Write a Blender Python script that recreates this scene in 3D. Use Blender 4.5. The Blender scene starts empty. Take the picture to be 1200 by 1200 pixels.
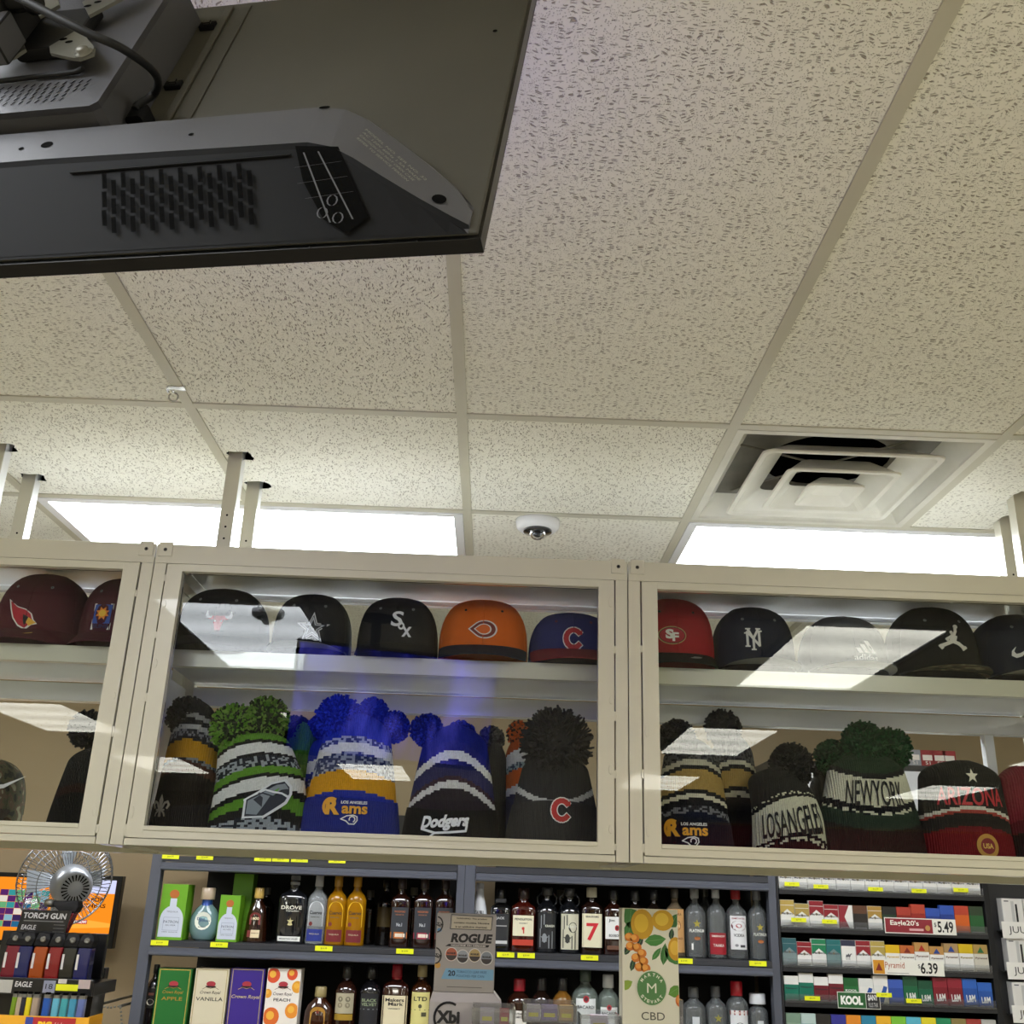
import bpy, bmesh, math, random
from mathutils import Vector, Matrix
SC = bpy.context.scene
COL = SC.collection
PI = math.pi
random.seed(7)
# ---------------------------------------------------------------- camera
CZ = 1.60                      # eye height above the floor
F_PX, PITCH, ROLL, YAW = 1219.23, .3591, .0352, .0086
def cam_axes():
    cy, sy = math.cos(YAW), math.sin(YAW)
    F = Vector((sy*math.cos(PITCH), cy*math.cos(PITCH), math.sin(PITCH)))
    Rt = Vector((cy, -sy, 0)); U = Rt.cross(F)
    r = math.cos(ROLL)*Rt + math.sin(ROLL)*U
    u = -math.sin(ROLL)*Rt + math.cos(ROLL)*U
    return r, u, F
AX = cam_axes()
cam = bpy.data.cameras.new('camera'); camo = bpy.data.objects.new('camera', cam); COL.objects.link(camo)
r_, u_, f_ = AX
m = Matrix.Identity(4)
for i in range(3):
    m[i][0], m[i][1], m[i][2] = r_[i], u_[i], -f_[i]
m[2][3] = CZ
camo.matrix_world = m
cam.sensor_width = 36; cam.lens = 36*F_PX/1200; cam.clip_start = .02
SC.camera = camo
# ---------------------------------------------------------------- world and exposure
w = bpy.data.worlds.new('world'); SC.world = w; w.use_nodes = True
w.node_tree.nodes['Background'].inputs[0].default_value = (.9, .95, 1, 1)
w.node_tree.nodes['Background'].inputs[1].default_value = .02
SC.view_settings.view_transform = 'Standard'; SC.view_settings.look = 'None'
SC.view_settings.gamma = 1; SC.view_settings.use_curve_mapping = False
SC.view_settings.exposure = 1.38
LIGHT_WARM, LIGHT_COOL, LIGHT_PWR = (1, .968, .845), (.93, .965, 1.0), 7.0
try:
    SC.cycles.use_denoising = True; SC.cycles.max_bounces = 10; SC.cycles.transparent_max_bounces = 24
    SC.cycles.diffuse_bounces = 6; SC.cycles.sample_clamp_indirect = 6
except Exception: pass

# ---------------------------------------------------------------- helpers: pixels to the place
def ray(px, py):
    return AX[0]*((px-600)/F_PX) - AX[1]*((py-600)/F_PX) + AX[2]
def at(px, py, Y):             # the point of the vertical plane at distance Y
    r = ray(px, py); p = r*(Y/r.y); return Vector((p.x, p.y, p.z+CZ))
def X(px, py, Y): return at(px, py, Y).x
def Z(px, py, Y): return at(px, py, Y).z

# ---------------------------------------------------------------- helpers: materials
def lin(h):
    h = h.lstrip('#'); c = [int(h[i:i+2], 16)/255 for i in (0, 2, 4)]
    return tuple(x/12.92 if x <= .04045 else ((x+.055)/1.055)**2.4 for x in c)
MATS = {}
def mat(name, hexc, rough=.5, metal=0., spec=.5, coat=0., bump=None, var=0., emit=0., vscale=12):
    if name in MATS: return MATS[name]
    m = bpy.data.materials.new(name); m.use_nodes = True
    nt = m.node_tree; b = nt.nodes['Principled BSDF']
    c = lin(hexc) if isinstance(hexc, str) else hexc
    b.inputs['Base Color'].default_value = (*c, 1)
    b.inputs['Roughness'].default_value = rough; b.inputs['Metallic'].default_value = metal
    b.inputs['Specular IOR Level'].default_value = spec; b.inputs['Coat Weight'].default_value = coat
    if emit:
        b.inputs['Emission Color'].default_value = (*c, 1); b.inputs['Emission Strength'].default_value = emit
    tc = nt.nodes.new('ShaderNodeTexCoord')
    if var:
        n = nt.nodes.new('ShaderNodeTexNoise'); n.inputs['Scale'].default_value = vscale; n.inputs['Detail'].default_value = 4
        nt.links.new(tc.outputs['Object'], n.inputs['Vector'])
        mx = nt.nodes.new('ShaderNodeMix'); mx.data_type = 'RGBA'
        mx.inputs[6].default_value = (*[max(0, x*(1-var)) for x in c], 1)
        mx.inputs[7].default_value = (*[min(1, x*(1+var)) for x in c], 1)
        nt.links.new(n.outputs[0], mx.inputs[0]); nt.links.new(mx.outputs[2], b.inputs['Base Color'])
    if bump:
        kind, sc, st = bump
        if kind == 'knit':
            t = nt.nodes.new('ShaderNodeTexWave'); t.inputs['Scale'].default_value = sc
            t.bands_direction = 'X'; t.inputs['Distortion'].default_value = 1.5; t.inputs['Detail'].default_value = 2; t.inputs['Detail Scale'].default_value = 4
        else:
            t = nt.nodes.new('ShaderNodeTexNoise'); t.inputs['Scale'].default_value = sc; t.inputs['Detail'].default_value = 5
        nt.links.new(tc.outputs['Object'], t.inputs['Vector'])
        bp = nt.nodes.new('ShaderNodeBump'); bp.inputs['Strength'].default_value = st; bp.inputs['Distance'].default_value = .002
        nt.links.new(t.outputs['Fac'], bp.inputs['Height']); nt.links.new(bp.outputs[0], b.inputs['Normal'])
    MATS[name] = m
    return m
def ink(h): return mat('ink '+h, h, .55)
def card(h): return mat('card '+h, h, .45, var=.05)
def fabric(h): return mat('twill '+h, h, .85, spec=.2, bump=('noise', 900, .35), var=.12, vscale=60)
def knit(h): return mat('knit '+h, h, .92, spec=.15, bump=('knit', 70, .8), var=.25, vscale=220)
def thread(h): return mat('thread '+h, h, .6, spec=.4)
def glow(name, rgb, s):
    if name in MATS: return MATS[name]
    m = bpy.data.materials.new(name); m.use_nodes = True; nt = m.node_tree; nt.nodes.clear()
    e = nt.nodes.new('ShaderNodeEmission'); o = nt.nodes.new('ShaderNodeOutputMaterial')
    e.inputs[0].default_value = (*rgb, 1); e.inputs[1].default_value = s
    nt.links.new(e.outputs[0], o.inputs[0]); MATS[name] = m; return m
def clear(name, tint=(.95, .97, .96), ior=1.5, rough=0.0, body=0., bcol=(.8, .8, .8)):
    if name in MATS: return MATS[name]
    m = bpy.data.materials.new(name); m.use_nodes = True; nt = m.node_tree; nt.nodes.clear()
    N = nt.nodes.new; L = nt.links.new
    o = N('ShaderNodeOutputMaterial'); t = N('ShaderNodeBsdfTransparent'); g = N('ShaderNodeBsdfGlossy'); fr = N('ShaderNodeFresnel'); mx = N('ShaderNodeMixShader')
    t.inputs[0].default_value = (*tint, 1); g.inputs['Roughness'].default_value = rough; fr.inputs[0].default_value = ior
    L(fr.outputs[0], mx.inputs[0]); L(g.outputs[0], mx.inputs[2])
    if body:
        d = N('ShaderNodeBsdfDiffuse'); d.inputs[0].default_value = (*bcol, 1); m2 = N('ShaderNodeMixShader'); m2.inputs[0].default_value = body
        L(t.outputs[0], m2.inputs[1]); L(d.outputs[0], m2.inputs[2]); L(m2.outputs[0], mx.inputs[1])
    else: L(t.outputs[0], mx.inputs[1])
    L(mx.outputs[0], o.inputs[0]); MATS[name] = m; return m

# ---------------------------------------------------------------- helpers: meshes
TXT = {}
def text2d(s, bold=0.):
    k = (s, bold)
    if k not in TXT:
        c = bpy.data.curves.new('t', 'FONT'); c.body = s; c.size = 1; c.offset = bold; c.resolution_u = 3
        o = bpy.data.objects.new('t', c); COL.objects.link(o)
        dg = bpy.context.evaluated_depsgraph_get(); me = bpy.data.meshes.new_from_object(o.evaluated_get(dg))
        vs = [(v.co.x, v.co.y) for v in me.vertices]; fs = [tuple(p.vertices) for p in me.polygons]
        bpy.data.objects.remove(o); bpy.data.curves.remove(c); bpy.data.meshes.remove(me)
        x0 = min(v[0] for v in vs); x1 = max(v[0] for v in vs); y0 = min(v[1] for v in vs); y1 = max(v[1] for v in vs)
        TXT[k] = ([((a-x0)/(x1-x0)-.5, (b-y0)/(y1-y0)-.5) for a, b in vs], fs)
    return TXT[k]
class MB:
    def __init__(s, M=None):
        s.v, s.f, s.mi, s.ms, s.sm = [], [], [], [], []
        s.M = M or Matrix.Identity(4)
    def m(s, mt):
        if mt not in s.ms: s.ms.append(mt)
        return s.ms.index(mt)
    def add(s, vs, fs, mt, smooth=False):
        b = len(s.v); s.v += [s.M @ Vector(p) for p in vs]
        k = s.m(mt)
        for f in fs: s.f.append([b+i for i in f]); s.mi.append(k); s.sm.append(smooth)
        return s
    def box(s, x0, x1, y0, y1, z0, z1, mt, front=None):
        vs = [(x, y, z) for z in (z0, z1) for y in (y0, y1) for x in (x0, x1)]
        fs = [(0, 2, 3, 1), (4, 5, 7, 6), (2, 6, 7, 3), (0, 4, 6, 2), (1, 3, 7, 5)]
        s.add(vs, fs, mt); s.add(vs, [(0, 1, 5, 4)], front or mt); return s
    def rbox(s, x0, x1, y0, y1, z0, z1, r, mt, seg=3):     # rounded in plan
        cs = []
        for cx, cy, a0 in ((x1-r, y0+r, -90), (x1-r, y1-r, 0), (x0+r, y1-r, 90), (x0+r, y0+r, 180)):
            for k in range(seg+1):
                a = math.radians(a0+90*k/seg); cs.append((cx+r*math.cos(a), cy+r*math.sin(a)))
        return s.loft([[(x, y, z0) for x, y in cs], [(x, y, z1) for x, y in cs]], mt)
    def loft(s, rings, mt, caps=True, smooth=False, mats=None, closed=True):
        n = len(rings[0]); vs = [p for r in rings for p in r]; b = len(s.v); s.v += [s.M @ Vector(p) for p in vs]
        for i in range(len(rings)-1):
            k = s.m(mats[i] if mats else mt)
            for j in range(n if closed else n-1):
                j2 = (j+1) % n; s.f.append([b+i*n+j, b+i*n+j2, b+(i+1)*n+j2, b+(i+1)*n+j]); s.mi.append(k); s.sm.append(smooth)
        if caps:
            s.f.append([b+j for j in range(n)][::-1]); s.mi.append(s.m(mats[0] if mats else mt)); s.sm.append(False)
            s.f.append([b+(len(rings)-1)*n+j for j in range(n)]); s.mi.append(s.m(mats[-1] if mats else mt)); s.sm.append(False)
        return s
    def lathe(s, prof, mt, seg=24, c=(0, 0, 0), sx=1., sy=1., mats=None, smooth=True, caps=True):
        rings = [[(c[0]+r*sx*math.cos(2*PI*j/seg), c[1]+r*sy*math.sin(2*PI*j/seg), c[2]+z) for j in range(seg)] for r, z in prof]
        return s.loft(rings, mt, smooth=smooth, mats=mats, caps=caps)
    def tube(s, pts, r, mt, seg=8, smooth=True):
        pts = [Vector(p) for p in pts]; rings = []; n0 = None
        for i, p in enumerate(pts):
            d = (pts[min(i+1, len(pts)-1)]-pts[max(i-1, 0)]).normalized()
            if n0 is None:
                n0 = d.orthogonal().normalized()
            n0 = (n0-d*n0.dot(d)).normalized(); b = d.cross(n0)
            rr = r[i] if isinstance(r, (list, tuple)) else r
            rings.append([p+(n0*math.cos(2*PI*j/seg)+b*math.sin(2*PI*j/seg))*rr for j in range(seg)])
        return s.loft(rings, mt, smooth=smooth)
    def disc(s, c, r, mt, n='y', seg=20, ry=None, th=0.):   # flat disc facing -y (or z), optional thickness
        ry = ry or r; a = [(r*math.cos(2*PI*j/seg), ry*math.sin(2*PI*j/seg)) for j in range(seg)]
        if n == 'y': P = lambda q, o: (c[0]+q[0], c[1]+o, c[2]+q[1])
        elif n == 'z': P = lambda q, o: (c[0]+q[0], c[1]+q[1], c[2]+o)
        else: P = lambda q, o: (c[0]+o, c[1]+q[0], c[2]+q[1])
        if th: return s.loft([[P(q, 0) for q in a], [P(q, th) for q in a]], mt)
        return s.add([P(q, 0) for q in a], [tuple(range(seg))], mt)
    def poly(s, pts, mt, F, off=.0006, th=0.):              # 2-D outline put on a surface by F(u, v, off)
        n = len(pts); s.add([F(u, v, off+th) for u, v in pts], [tuple(range(n))], mt)
        if th: s.add([F(u, v, off+th) for u, v in pts]+[F(u, v, 0) for u, v in pts], [(i, (i+1) % n, n+(i+1) % n, n+i) for i in range(n)], mt)
        return s
    def rect(s, u0, u1, v0, v1, mt, F, off=.0006, n=1):
        n = max(1, n)
        vs = [F(u0+(u1-u0)*i/n, v, off) for i in range(n+1) for v in (v0, v1)]
        return s.add(vs, [(2*i, 2*i+2, 2*i+3, 2*i+1) for i in range(n)], mt)
    def stroke(s, pts, w, mt, F, off=.0009, closed=False, th=0.):
        n = len(pts)
        for i in range(n if closed else n-1):
            (a, b), (c, d) = pts[i], pts[(i+1) % n]; L = math.hypot(c-a, d-b) or 1e-9
            nx, ny = -(d-b)/L*w/2, (c-a)/L*w/2; ex, ey = (c-a)/L*w*.3, (d-b)/L*w*.3
            s.poly([(a+nx-ex, b+ny-ey), (a-nx-ex, b-ny-ey), (c-nx+ex, d-ny+ey), (c+nx+ex, d+ny+ey)], mt, F, off, th)
        return s
    def text(s, t, u, v, wd, h, mt, F, off=.0009, bold=0., shear=0., rot=0., th=0.):
        vs, fs = text2d(t, bold); cr, sr = math.cos(rot), math.sin(rot); q = []
        for a, b in vs:
            a2, b2 = a*wd+b*h*shear, b*h
            q.append((u+a2*cr-b2*sr, v+a2*sr+b2*cr))
        s.add([F(a, b, off+th) for a, b in q], fs, mt)
        if th: s.add([F(a, b, off) for a, b in q], fs, mt)
        return s
    def obj(s, name, parent=None, bevel=0., label=None):
        me = bpy.data.meshes.new(name); me.from_pydata([tuple(p) for p in s.v], [], s.f)
        for x in s.ms: me.materials.append(x)
        me.polygons.foreach_set('material_index', s.mi); me.polygons.foreach_set('use_smooth', s.sm); me.update()
        if bevel:
            bm = bmesh.new(); bm.from_mesh(me); bmesh.ops.remove_doubles(bm, verts=bm.verts, dist=1e-6)
            es = [e for e in bm.edges if len(e.link_faces) == 2 and e.calc_face_angle(0) > .8]
            bmesh.ops.bevel(bm, geom=es, offset=bevel, segments=2, affect='EDGES', profile=.5, clamp_overlap=True)
            bm.to_mesh(me); bm.free()
        o = bpy.data.objects.new(name, me); COL.objects.link(o)
        if parent is not None: o.parent = parent
        if label: o['label'] = label
        return o
def struct(name, mb): o = mb.obj(name); o['kind'] = 'structure'; return o
def thing(name, label, cat, loc=(0, 0, 0), rz=0., group=None, rot=None):
    o = bpy.data.objects.new(name, None); COL.objects.link(o); o.empty_display_size = .05
    o.location = loc; o.rotation_euler = rot or (0, 0, rz); o['label'] = label; o['category'] = cat
    if group: o['group'] = group
    return o
def tag(o, label, cat, group=None):
    o['label'] = label; o['category'] = cat
    if group: o['group'] = group
    return o
def front(y, dx=0., dz=0.):    # a flat front at depth y facing the shop (-y)
    return lambda u, v, o: (u+dx, y-o, v+dz)
def wrap(R, yc=0., zc=0., xc=0.):   # the front of a round body
    return lambda u, v, o: (xc+(R+o)*math.sin(u/R), yc-(R+o)*math.cos(u/R), v+zc)
def arc(cx, cy, rx, ry, a0, a1, n=12): return [(cx+rx*math.cos(math.radians(a0+(a1-a0)*i/n)), cy+ry*math.sin(math.radians(a0+(a1-a0)*i/n))) for i in range(n+1)]
def sc2(pts, s, dx=0., dy=0.): return [(x*s+dx, y*s+dy) for x, y in pts]
# ================================================================ the room
CEIL = CZ+1.0174
T = .6096
X0, YA = -.1014, 2.1053        # a grid line each way
def gx(k): return X0+k*T
YB, YC = YA+T, YA+2*T
WALL_B = 4.85
def tile_material(name, swap):
    m = bpy.data.materials.new(name); m.use_nodes = True; nt = m.node_tree; b = nt.nodes['Principled BSDF']
    N = nt.nodes.new; L = nt.links.new
    b.inputs['Roughness'].default_value = .95; b.inputs['Specular IOR Level'].default_value = .1
    tc = N('ShaderNodeTexCoord')
    nz = N('ShaderNodeTexNoise'); nz.inputs['Scale'].default_value = 22; nz.inputs['Detail'].default_value = 2; L(tc.outputs['Object'], nz.inputs['Vector'])
    add = N('ShaderNodeVectorMath'); add.operation = 'MULTIPLY_ADD'; add.inputs[1].default_value = (.035, .035, 0); L(nz.outputs['Color'], add.inputs[0]); L(tc.outputs['Object'], add.inputs[2])
    def vor(sx, sy, th, keep, soft):
        mp = N('ShaderNodeMapping'); mp.inputs['Scale'].default_value = (sy, sx, 1) if swap else (sx, sy, 1); L(add.outputs[0], mp.inputs['Vector'])
        v = N('ShaderNodeTexVoronoi'); v.voronoi_dimensions = '2D'; v.inputs['Scale'].default_value = 1; v.inputs['Randomness'].default_value = 1; L(mp.outputs[0], v.inputs['Vector'])
        r = N('ShaderNodeMapRange'); r.inputs[1].default_value = th; r.inputs[2].default_value = th+soft; r.inputs[3].default_value = 1; r.inputs[4].default_value = 0; L(v.outputs['Distance'], r.inputs[0])
        sp = N('ShaderNodeSeparateColor'); L(v.outputs['Color'], sp.inputs[0])
        g = N('ShaderNodeMath'); g.operation = 'LESS_THAN'; g.inputs[1].default_value = keep; L(sp.outputs[0], g.inputs[0])
        mu = N('ShaderNodeMath'); mu.operation = 'MULTIPLY'; L(r.outputs[0], mu.inputs[0]); L(g.outputs[0], mu.inputs[1]); return mu
    a = vor(76, 250, .17, .38, .13); c = vor(300, 380, .12, .45, .14)
    ml = N('ShaderNodeMath'); ml.operation = 'MULTIPLY'; ml.inputs[1].default_value = .6; L(c.outputs[0], ml.inputs[0])
    mx = N('ShaderNodeMath'); mx.operation = 'MAXIMUM'; L(a.outputs[0], mx.inputs[0]); L(ml.outputs[0], mx.inputs[1])
    dirt = N('ShaderNodeTexNoise'); dirt.inputs['Scale'].default_value = 1.7; dirt.inputs['Detail'].default_value = 5; L(tc.outputs['Object'], dirt.inputs['Vector'])
    base = N('ShaderNodeMix'); base.data_type = 'RGBA'; base.inputs[6].default_value = (*lin('#ecebda'), 1); base.inputs[7].default_value = (*lin('#f3f2e5'), 1); L(dirt.outputs[0], base.inputs[0])
    col = N('ShaderNodeMix'); col.data_type = 'RGBA'; L(mx.outputs[0], col.inputs[0]); L(base.outputs[2], col.inputs[6]); col.inputs[7].default_value = (*lin('#b0a998'), 1)  # shade inside the pits put into the colour, besides the bump
    L(col.outputs[2], b.inputs['Base Color'])
    bp = N('ShaderNodeBump'); bp.invert = True; bp.inputs['Strength'].default_value = .9; bp.inputs['Distance'].default_value = .003; L(mx.outputs[0], bp.inputs['Height'])
    n2 = N('ShaderNodeTexNoise'); n2.inputs['Scale'].default_value = 350; L(tc.outputs['Object'], n2.inputs['Vector'])
    b2 = N('ShaderNodeBump'); b2.inputs['Strength'].default_value = .25; b2.inputs['Distance'].default_value = .001; L(n2.outputs['Fac'], b2.inputs['Height']); L(bp.outputs[0], b2.inputs['Normal'])
    L(b2.outputs[0], b.inputs['Normal'])
    return m
TILE_A, TILE_B = tile_material('ceiling tile', False), tile_material('ceiling tile turned', True)
M_tee = mat('painted tee bar', '#c3c0ab', .45, var=.05)
M_dark = mat('dark void', '#060606', .95, spec=.05)
XL, XR, YF = gx(-9), gx(11), YA-T*15      # room limits: left, right, behind the viewer
YB2 = WALL_B
# hangers: (x, y) of each post at the ceiling
POSTS = [(-.673, 2.392), (-.669, 2.585), (-1.268, 2.592), (-1.262, 2.395), (1.362, 2.624), (1.318, 2.451)]
ceil_bm = MB()
ys = [YF]; y = YF
cross = [YA-T*k for k in (14, 12, 10, 8, 6, 4, 2, 0)]+[YB, YC, YC+2*T]
ycells = [YF]+cross+[YB2]
def hole_cell(x0, x1, y0, y1, holes, mt):
    bm = bmesh.new()
    def loop(ps):
        vs = [bm.verts.new((a, b, CEIL)) for a, b in ps]
        for i in range(len(vs)): bm.edges.new((vs[i], vs[(i+1) % len(vs)]))
    loop([(x0, y0), (x1, y0), (x1, y1), (x0, y1)])
    for h in holes: loop(h)
    bmesh.ops.triangle_fill(bm, use_beauty=True, use_dissolve=False, edges=bm.edges[:])
    bm.verts.index_update()
    ceil_bm.add([tuple(v.co) for v in bm.verts], [tuple(v.index for v in f.verts) for f in bm.faces], mt); bm.free()
def ragged(cx, cy, w, d):
    P = []
    for i in range(14):
        a = 2*PI*i/14; k = 1+random.uniform(-.16, .16); q = max(abs(math.cos(a)), abs(math.sin(a)))
        P.append((cx+w/2*math.cos(a)/q*k, cy+d/2*math.sin(a)/q*k))
    return P
HOLES = {}
for (hx, hy) in POSTS: HOLES.setdefault((math.floor((hx+.012-X0)/T),), []).append((hx, hy))
for k in range(-9, 11):
    for i in range(len(ycells)-1):
        y0, y1 = ycells[i], ycells[i+1]
        if k == 1 and abs(y0-YA) < .01: continue       # the air diffuser
        hs = [ragged(hx+.014, hy-.006, .062, .05) for hx, hy in POSTS if gx(k)+.03 < hx < gx(k+1)-.03 and y0 < hy < y1]
        mt = TILE_B if (k*3+i*5) % 4 == 0 or (abs(y0-YA) < .01 and k < 0) else TILE_A
        if hs: hole_cell(gx(k), gx(k+1), y0, y1, hs, mt)
        else: ceil_bm.add([(gx(k), y0, CEIL), (gx(k+1), y0, CEIL), (gx(k+1), y1, CEIL), (gx(k), y1, CEIL)], [(0, 1, 2, 3)], mt)
ceiling = struct('ceiling', ceil_bm)
plen = MB().box(XL, XR, YF, YB2, CEIL+.35, CEIL+.37, M_dark); struct('trim_4', plen)
g = MB()
for k in range(-9, 12):
    if k in (-4, -1, 2): g.box(gx(k)-.012, gx(k)+.012, YF, YB+.012, CEIL-.004, CEIL-.0002, M_tee).box(gx(k)-.012, gx(k)+.012, YC-.012, YB2, CEIL-.004, CEIL-.0002, M_tee)
    else: g.box(gx(k)-.012, gx(k)+.012, YF, YB2, CEIL-.004, CEIL-.0002, M_tee)
for yy in cross: g.box(XL, XR, yy-.012, yy+.012, CEIL-.0035, CEIL-.0001, M_tee)
struct('trim_1', g)
M_wall = mat('tan painted wall', '#9d8a6c', .8, bump=('noise', 60, .15), var=.05, vscale=3)
M_shop = mat('light painted wall', '#c9c3b0', .8, bump=('noise', 60, .15), var=.05, vscale=3)
M_floor = mat('vinyl floor', '#b3ad9e', .35, var=.08, vscale=5)
struct('floor', MB().box(XL, XR, YF, YB2, -.05, 0, M_floor))
struct('wall_back', MB().box(XL, XR, YB2, YB2+.1, 0, CEIL+.35, M_wall))
struct('wall_front', MB().box(XL, XR, YF-.1, YF, 0, CEIL+.35, M_shop))
struct('wall_left', MB().box(XL-.1, XL, YF, YB2, 0, CEIL+.35, M_shop))
struct('wall_right', MB().box(XR, XR+.1, YF, YB2, 0, CEIL+.35, M_shop))

# ---------------------------------------------------------------- ceiling lights
M_white = mat('white enamel', '#e9ebea', .35, coat=.2)
def light_mat(name, rgb, p):
    m = glow(name, rgb, p); nt = m.node_tree; e = [n for n in nt.nodes if n.type == 'EMISSION'][0]
    tc = nt.nodes.new('ShaderNodeTexCoord'); n = nt.nodes.new('ShaderNodeTexWave'); n.bands_direction = 'Y'
    n.inputs['Scale'].default_value = .9; n.inputs['Distortion'].default_value = 1.0
    mr = nt.nodes.new('ShaderNodeMapRange'); mr.inputs[3].default_value = p*.8; mr.inputs[4].default_value = p*1.15
    nt.links.new(tc.outputs['Object'], n.inputs['Vector']); nt.links.new(n.outputs['Fac'], mr.inputs[0]); nt.links.new(mr.outputs[0], e.inputs[1]); return m
G_w, G_c = light_mat('lit diffuser warm', LIGHT_WARM, LIGHT_PWR), light_mat('lit diffuser cool', LIGHT_COOL, LIGHT_PWR*.95)
def troffer(x0, x1, y0, y1, warm, label):
    cx, cy = (x0+x1)/2, (y0+y1)/2; t = thing('ceiling_light', label, 'ceiling light', (cx, cy, CEIL), group='recessed ceiling lights')
    w, d = (x1-x0)/2-.013, (y1-y0)/2-.013; e = .026
    f = MB()
    f.box(-w, w, -d, -d+e, -.006, -.0006, M_white).box(-w, w, d-e, d, -.006, -.0006, M_white).box(-w, -w+e, -d+e, d-e, -.006, -.0006, M_white).box(w-e, w, -d+e, d-e, -.006, -.0006, M_white)
    f.obj('frame', t)
    MB().box(-w+e, w-e, -d+e, d-e, -.003, -.0008, G_w if warm else G_c).obj('diffuser', t)
troffer(gx(-2), gx(0), YB, YC, False, 'long bright ceiling light above the middle hat cabinet, left of the dome camera')
troffer(gx(1), gx(3), YB, YC, False, 'long bright ceiling light beside the square air vent')
troffer(gx(-5), gx(-3), YB, YC, False, 'added unseen ceiling light above the left hat cabinet, beyond the left edge')  # unseen light, added outside the view for more light
y0s = (YA-2*T, YA-6*T, YA-10*T, YA-14*T)
names = ('nearest the cabinets', 'second from the cabinets', 'third from the cabinets', 'farthest from the cabinets')
for cx_, warm, nm in ((2, True, 'right'), (-2, False, 'middle'), (-5, True, 'left'), (6, True, 'far right')):
    for q, yy in enumerate(y0s):
        if yy-2*T < YF: continue
        troffer(gx(cx_), gx(cx_+1), yy-2*T, yy, warm or q > 0, 'lengthwise ceiling light over the shop floor, %s row, %s' % (nm, names[q]))

# ---------------------------------------------------------------- air diffuser
dx0, dx1, dcx, dcy = gx(1)+.012, gx(2)-.012, (gx(1)+gx(2))/2, YA+T/2
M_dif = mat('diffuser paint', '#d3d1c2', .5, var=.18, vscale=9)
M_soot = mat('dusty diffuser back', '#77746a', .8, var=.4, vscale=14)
t = thing('air_vent', 'square white ceiling air vent with three nested louvres around a dark duct', 'air vent', (dcx, dcy, CEIL))
h = T/2-.012
def sq(r, z, rr=.0): return [(-r, -r, z), (r, -r, z), (r, r, z), (-r, r, z)]
MB().loft([sq(h, -.005), sq(h, -.001)], M_dif, caps=False).loft([sq(h, -.005), sq(h-.018, -.005), sq(h-.02, .0)], M_dif, caps=False).obj('frame', t)
b = MB(); seg = 32; nr = .155
outer = []
for j in range(seg):
    a = 2*PI*j/seg; q = max(abs(math.cos(a)), abs(math.sin(a))); outer.append(((h-.02)*math.cos(a)/q, (h-.02)*math.sin(a)/q, 0))
mid = [(x*.86, y*.86, .055) for x, y, z in outer]
neck = [(nr*math.cos(2*PI*j/seg), nr*math.sin(2*PI*j/seg), .06) for j in range(seg)]
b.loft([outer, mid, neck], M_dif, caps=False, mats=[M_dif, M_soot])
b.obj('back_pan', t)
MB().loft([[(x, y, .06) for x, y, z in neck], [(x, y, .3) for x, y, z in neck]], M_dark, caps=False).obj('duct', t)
def rsq(r, z, c=.02, n=3):
    P = []
    for sx, sy, a0 in ((1, -1, -90), (1, 1, 0), (-1, 1, 90), (-1, -1, 180)):
        for k in range(n+1):
            a = math.radians(a0+90*k/n); P.append((sx*(r-c)+c*math.cos(a), sy*(r-c)+c*math.sin(a), z))
    return P
for r, z, top, ri in ((.213, -.017, .03, .150), (.137, -.029, .02, .090)):
    MB().loft([rsq(r-.012, z+.001), rsq(r, z), rsq(r+.002, z+.004), rsq(r-.006, z+.009), rsq(ri, top), rsq(ri-.01, top), rsq(r-.018, z+.008), rsq(r-.012, z+.001)], M_dif, caps=False, smooth=False).obj('louvre', t)
MB().loft([rsq(.035, -.022, .01), rsq(.062, -.038, .012), rsq(.07, -.039, .014), rsq(.071, -.034, .014), rsq(.03, .0, .01)], M_dif, caps=True).obj('center_cone', t)
MB().tube([(-.25, -.12, .04), (.25, .12, .05)], .003, M_soot, 6).tube([(-.2, .2, .05), (.2, -.2, .05)], .003, M_soot, 6).obj('brace', t)

# ---------------------------------------------------------------- dome cameras
M_lens = mat('black camera glass', '#0a0a0c', .06, coat=1)
M_smoke = clear('clear dome', (.75, .77, .8), 1.5)
def dome(x, y, label, rz=0):
    t = thing('security_camera', label, 'security camera', (x, y, CEIL), rz)
    MB().lathe([(.0, -.0), (.062, -.0003), (.063, -.006), (.060, -.022), (.050, -.030), (.0, -.030)], M_white, 40).obj('housing', t)
    MB().lathe([(.041, -.0301), (.040, -.035), (.024, -.036)], M_lens, 32).obj('lens_ring', t)
    MB().lathe([(.023, -.034), (.0225, -.042), (.018, -.050), (.010, -.056), (.001, -.058)], M_smoke, 24).obj('dome', t)
    MB().lathe([(.012, -.034), (.012, -.044), (.007, -.048)], M_lens, 16).obj('lens', t)
dome(.098, 2.772, 'small white dome security camera on the ceiling right of the long bright light')
dome(-.885, .76, 'white dome security camera above the television, seen mirrored in the cabinet glass')

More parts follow.
